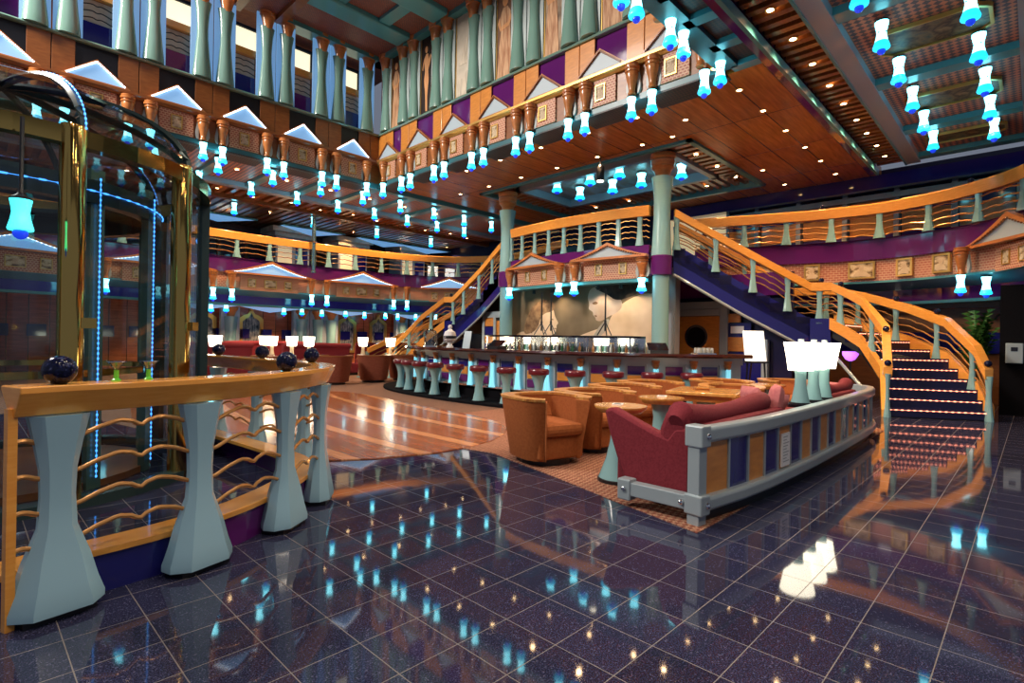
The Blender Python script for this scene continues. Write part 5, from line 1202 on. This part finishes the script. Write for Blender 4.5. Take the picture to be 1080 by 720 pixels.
# lit canopies and hanging lamps of the low rear ceiling
struct('ceiling_under_rear', MB().box(-6, 20.6, 2.62, 19, 24.4, 2.72), M['darkblue'])
rear_l = [(222, 325), (238, 324), (299, 329), (318, 328), (339, 328), (364, 332), (384, 332), (406, 331), (419, 335), (438, 334), (459, 334)]
for i, (px, py) in enumerate(rear_l):
    Y = 21.5 if i % 2 else 22.2; bell(on_rear(px, Y), Y, 2.6, f'small bell lamp under the low rear ceiling, {ORD[i]} from the left', 'lamps of the low rear ceiling')
for i, px in enumerate((216, 290, 372, 440)):
    x = on_rear(px, 22.6); t = thing('ceiling_canopy', f'pale blue lit canopy hanging under the low rear ceiling, {ORD[i]} from the left', 'canopy', (x, 22.9, 2.3), 0, 'lit canopies'); MB().add([(-1.4, 0, .22), (1.4, 0, .22), (1.2, .7, .3), (-1.2, .7, .3), (0, .3, .0)], [(0, 1, 4), (1, 2, 4), (2, 3, 4), (3, 0, 4), (3, 2, 1, 0)]).build('shell', M['pedlit'], t); MB().box(-1.4, -.03, .2, 1.4, .0, .26).build('rim', M['teal'], t)
# upper rear deck: booths with lit crowns, screens, canopies
for i, px in enumerate((302, 365, 428)):
    x = on_rear(px, 22.5); t = thing('display_booth', f'tall booth with a stepped cream crown on the rear upper deck, {ORD[i]} from the left', 'booth', (x, 22.5, DZ), 0, 'booths of the rear upper deck')
    MB().box(-.7, -.5, 0, .7, .5, 1.72).build('body', M['bluegrey'], t); MB().box(-.62, -.52, .1, -.05, -.5, 1.62).build('glass_case', M['lightwall'], t)
    MB().box(-.78, -.6, 1.72, .78, .6, 1.9).build('crown_step', M['cream'], t); MB().box(-.9, -.7, 1.9, .9, .6, 2.1).build('crown_top', M['cream'], t); MB().box(.1, -.53, .1, .62, -.5, 1.4).build('blue_panel', M['blue'], t)
SCR = noise_mat('screen_picture', [(.35, (.1, .12, .1)), (.5, (.5, .55, .6)), (.65, (.8, .75, .6))], 5, .4)
_b = SCR.node_tree.nodes['Principled BSDF']; SCR.node_tree.links.new(_b.inputs['Base Color'].links[0].from_socket, _b.inputs['Emission Color']); _b.inputs['Emission Strength'].default_value = 1.2
for i, px in enumerate((455, 473, 491)):
    x = on_rear(px, 20.8); t = thing('picture_screen', f'bright picture screen behind the rear upper rail, {("left", "middle", "right")[i]} of three', 'screen', (x, 20.8, DZ + .62), -.25, 'picture screens'); MB().box(-.27, -.03, 0, .27, .03, .52).build('display', SCR, t); MB().frame(.58, .58, .03, -.04, .04, 0, -.03).build('bezel', M['black'], t)
b = MB(); c = MB()
for i in range(22):
    x = -4 + i * 1.05; b.box(x, 23.9, DZ + .1, x + .75, 24.02, DZ + .55); c.box(x, 23.88, DZ + .6, x + .75, 24.02, DZ + 1.0); b.box(x + .8, 23.85, DZ, x + .92, 24.02, DZ + 1.7)
tag(b.build('trim_rear_panels', M['orangedark']), kind='structure'); tag(c.build('trim_rear_purple', M['purple']), kind='structure')
for i, px in enumerate((225, 325, 400, 445)):
    x = on_rear(px, 21.5); t = thing('ceiling_canopy', f'pale blue lit canopy under the rear upper ceiling, {ORD[i]} from the left', 'canopy', (x, 21.0, CZ - .42), 0, 'lit canopies of the upper deck'); MB().add([(-1.3, 0, .22), (1.3, 0, .22), (1.1, .8, .34), (-1.1, .8, .34), (0, .3, .0)], [(0, 1, 4), (1, 2, 4), (2, 3, 4), (3, 0, 4), (3, 2, 1, 0)]).build('shell', M['pedlit'], t); MB().box(-1.3, -.03, .2, 1.3, .0, .26).build('rim', M['teal'], t)
    for s in (-1, 1): MB().tube([(s * .8, .4, .2), (s * .8, .4, .42)], .012).build('hanger', M['black'], t)
t = thing('mirror_post', 'slim mirrored teal post rising from the rear upper rail to the ceiling', 'post', (on_rear(330, 18.9), 18.95, DZ)); MB().lathe([(.1, 0), (.1, .05), (.07, .08), (.07, 2.1), (.1, 2.15), (.1, 2.2)], 14).build('shaft', mat('mirror_teal', (.35, .6, .65), .08, .9), t, smooth=True); MB().lathe([(.11, 1.1), (.12, 1.13), (.11, 1.16)], 14).build('collar', M['chrome'], t)

t = thing('floor_uplight', 'lilac glowing lamp under the landing of the right stair', 'lamp', (14.3, 3.05, 0))
MB().lathe([(.14, 0), (.14, .03), (.02, .06), (.02, 1.0)], 14).build('stand', M['black'], t)
MB().lathe([(.03, .98), (.1, 1.02), (.16, 1.12), (.17, 1.2), (.001, 1.2)], 16).build('bowl', mat('lilac_light', (.8, .5, 1), .4, emit=(.50, .13, 1), es=1.8), t, smooth=True)
# ------------------------------------------------------------------ palm, telephone and dark doorway at the right edge
t = thing('potted_palm', 'bushy green potted plant behind the right stair rail', 'plant', (15.4, .92, 0))
MB().lathe([(.17, 0), (.22, .45), (.24, .5), (.2, .5)], 16).build('pot', M['orangedark'], t, smooth=True)
fr_ = MB(); r = random.Random(3)
for k in range(46):
    a = r.uniform(0, 6.28); l = r.uniform(.4, .75); lean = r.uniform(.15, .65); z0 = .75 + r.uniform(0, .75); pts = []
    for q in range(7):
        u = q / 6; pts.append((math.cos(a) * lean * l * u, math.sin(a) * lean * l * u, z0 + l * (1.15 * u - .55 * lean * u * u)))
    for (p_, q_) in zip(pts, pts[1:]):
        for s in (-1, 1):
            w_ = .11; m_ = [(x + y) / 2 for x, y in zip(p_, q_)]
            e = (m_[0] - math.sin(a) * s * w_ + math.cos(a) * .05, m_[1] + math.cos(a) * s * w_ + math.sin(a) * .05, m_[2] + .03)
            fr_.add([p_, q_, e], [(0, 1, 2)])
fr_.build('fronds', M['leaf'], t)
MB().tube([(0, 0, .45), (.02, .0, 1.2)], .03).build('stem', M['orangedark'], t)
t = thing('wall_box', 'small pale grey wall box beside the foot of the right stair', 'box', (14.55, .3, 1.04), -PI / 2); MB().box(-.13, -.05, 0, .13, .05, .4).build('case', M['greymetal'], t, bev=.015); MB().box(-.05, -.056, .24, .05, -.05, .32).build('slot', M['blackgloss'], t)
struct('wall_pillar_right', MB().box(14.6, -4, 0, 14.9, .52, 2.6), M['matteblack'])
# ------------------------------------------------------------------ ceiling lamps in rows (coffers on both sides)
for i in range(7):
    x = 7.5 + 1.3 * i - .0
    if i < 6:
        bell(x, 1.57, CZ - .04, f'bright bell lamp on the coffered ceiling, left row, {ORD[i]} from the camera', 'bell lamps of the coffered ceiling')
    if i < 5: bell(8.73 + 1.32 * i, .63, CZ - .04, f'bright bell lamp on the coffered ceiling, right row, {ORD[i]} from the camera', 'bell lamps of the coffered ceiling')
for i in range(9):
    x = 4.56 + 1.37 * i - 1.37
    bell(x, 14.96, CZ - .0, f'bell lamp in the front row behind the left gallery soffit, {ORD[i]} from the left', 'bell lamps of the far ceiling')
    bell(x + .0 + (.02 if i else 0), 16.57, CZ - .0, f'bell lamp in the back row behind the left gallery soffit, {ORD[i]} from the left', 'bell lamps of the far ceiling')
for i, x in enumerate((6.5, 9.3, 12.04, 14.82)): bell(x, 19.62, CZ, f'lone bell lamp above the rear gallery rail, {ORD[i]} from the left', 'lamps above the rear rail')
# ------------------------------------------------------------------ recessed downlights, each with its own small lamp
def make_dl():
    t = thing('downlight', 'x', 'lamp'); MB().lathe([(.05, .0), (.07, .0), (.072, -.012), (.06, -.018), (.045, -.01)], 14, caps=False).build('ring', M['gold'], t); MB().lathe([(.001, -.006), (.052, -.006), (.052, .0)], 12).build('bulb', M['bulb'], t); return t
DL = Proto(make_dl())
def spot(x, y, z, e, col=(1, .62, .32), size=2.2, r=.05):
    l = bpy.data.lights.new('spot_beam', 'SPOT'); l.energy = e; l.color = col; l.spot_size = size; l.spot_blend = .6; l.shadow_soft_size = r
    o = bpy.data.objects.new('spot_beam', l); COL.objects.link(o); o.location = (x, y, z); return o
def dl(x, y, z, label, e=60, group=None):
    DL.at((x, y, z), 0, label, group); spot(x, y, z - .03, e)
wood = [('left of the purple beam', 3.83, [8.6, 9.63, 10.79, 12.11, 13.43, 14.67, 16.05]), ('right of the bar recess', 5.13, [9.3, 10.2, 14.5, 16.2])]
for nm, y, xs in wood:
    for i, x in enumerate(xs): dl(x, y, CZ, f'warm downlight in the wooden ceiling row {nm}, {ORD[i]} from the camera', 110, 'downlights of the wooden ceiling')
for i, y in enumerate((5.75, 6.5, 7.74, 9.02, 10.3, 11.6, 12.9)): dl(10.85, y, CZ, f'small warm downlight in the wooden ceiling just before the bar recess, {ORD[i]} from the right', 70, 'downlights of the wooden ceiling')
for i, y in enumerate((5.8, 7.0, 8.35, 9.7, 11.0, 12.4)): dl(9.45, y, CZ, f'small warm downlight in the wooden ceiling just behind the gallery lamps, {ORD[i]} from the right', 70, 'downlights of the wooden ceiling')
for i, x in enumerate((7.58, 8.53, 9.5, 10.49, 11.46, 12.45, 13.38, 14.35, 15.28)): dl(x, 2.62, CZ - .0, f'bright starry downlight in the slatted ceiling strip, {ORD[i]} from the camera', 130, 'downlights of the slatted strip')
for i, (x, y) in enumerate(((9.6, 1.12), (11.0, 1.3), (12.4, .95), (13.9, 1.2), (14.9, 1.1))): dl(x, y + .45 * (-1) ** i, CZ + .03, f'small downlight between the bell lamps of the coffered ceiling, {ORD[i]} from the camera', 40, 'downlights of the coffered ceiling')
for j, y in enumerate((6.9, 8.2, 9.5, 10.8)): dl(15.1, y, CZ + .05, f'downlight in the slatted rear edge of the bar recess, {ORD[j]} from the right', 60, 'downlights of the bar recess')
for j, x in enumerate((12.4, 13.6, 14.8)): dl(x, 5.95, CZ + .05, f'downlight in the slatted right edge of the bar recess, {ORD[j]} from the camera', 60, 'downlights of the bar recess')
for i in range(8): dl(3.9 + 1.37 * i, 15.75, CZ + .03, f'downlight in the red rosette of the far left coffer, {ORD[i]} from the left', 40, 'downlights of the far coffers')
for i in range(12): dl(3.2 + 1.15 * i, 18.1 + .25 * (i % 2), CZ, f'downlight in the far slatted ceiling behind the coffers, {ORD[i]} from the left', 200, 'downlights of the far slats')
for i in range(8): dl(4.5 + 1.6 * i, 21.4 + 1.2 * (i % 2), 2.62, f'added downlight in the low ceiling of the far lounge, {ORD[i]} from the left', 420, 'added downlights of the low far ceiling')  # lamps added to brighten the dark rear wall and lounge
for i in range(10): dl(5.4 + 1.3 * i, 20.4 + .9 * (i % 2), CZ + .08, f'downlight over the rear upper deck, {ORD[i]} from the left', 420, 'downlights of the rear upper deck')
# glow of the lamps themselves
def point(x, y, z, e, col, r=.12, nm='lamp_glow'):
    l = bpy.data.lights.new(nm, 'POINT'); l.energy = e; l.color = col; l.shadow_soft_size = r
    o = bpy.data.objects.new(nm, l); COL.objects.link(o); o.location = (x, y, z); return o
for px, dp, l in FL[:7:2]:
    x, y = ground(px, dp); point(x - .2, y - .3, 1.35, 14, (1, .8, .5))
# added area fills high over the well
def area(x, y, z, sx_, sy_, e, col, tgt, nm='well_fill'):
    l = bpy.data.lights.new(nm, 'AREA'); l.shape = 'RECTANGLE'; l.size = sx_; l.size_y = sy_; l.energy = e; l.color = col
    o = bpy.data.objects.new(nm, l); COL.objects.link(o); o.location = (x, y, z); o.rotation_euler = (Vector(tgt) - Vector((x, y, z))).to_track_quat('-Z', 'Y').to_euler(); return o
area(-4.0, 12.6, 10.8, 2.5, 2.5, 2300, (1, .90, .80), (8.7, 8.5, 6.5))  # unseen fill, brightens the paintings on the right gallery
area(3.0, 8.0, 12.2, 3, 8, 90, (.85, .93, 1), (4, 8, 0))
for x, y in ((0, .9), (2.2, 1.9), (4.2, .9), (5.8, 1.9), (0, -1.6), (2.6, -1.6), (5.2, -1.6), (-1.4, 1.8)): spot(x, y, CZ - .1, 150, (1, .84, .66), 2.6, .06)  # added fill spots on the camera side, unseen and without fittings
for x, y in ((1.2, 3.3), (3.2, 3.3), (5.2, 3.3), (7.2, 3.3)): spot(x, y, CZ - .1, 110, (1, .84, .66), 2.4, .06)  # more added fill spots, no fittings, along the near gallery
W = bpy.data.worlds.new('world'); SC.world = W; W.use_nodes = True
W.node_tree.nodes['Background'].inputs[0].default_value = (.55, .62, .8, 1); W.node_tree.nodes['Background'].inputs[1].default_value = .27
vs = SC.view_settings; vs.view_transform = 'Standard'; vs.look = 'None'; vs.gamma = 1; vs.exposure = 0.0; vs.use_curve_mapping = False
SC.cycles.use_denoising = True
try: SC.cycles.denoiser = 'OPENIMAGEDENOISE'
except Exception: pass
SC.cycles.max_bounces = 8; SC.cycles.transparent_max_bounces = 24; SC.cycles.sample_clamp_indirect = 4; SC.cycles.sample_clamp_direct = 0
SC.cycles.caustics_reflective = False; SC.cycles.caustics_refractive = False
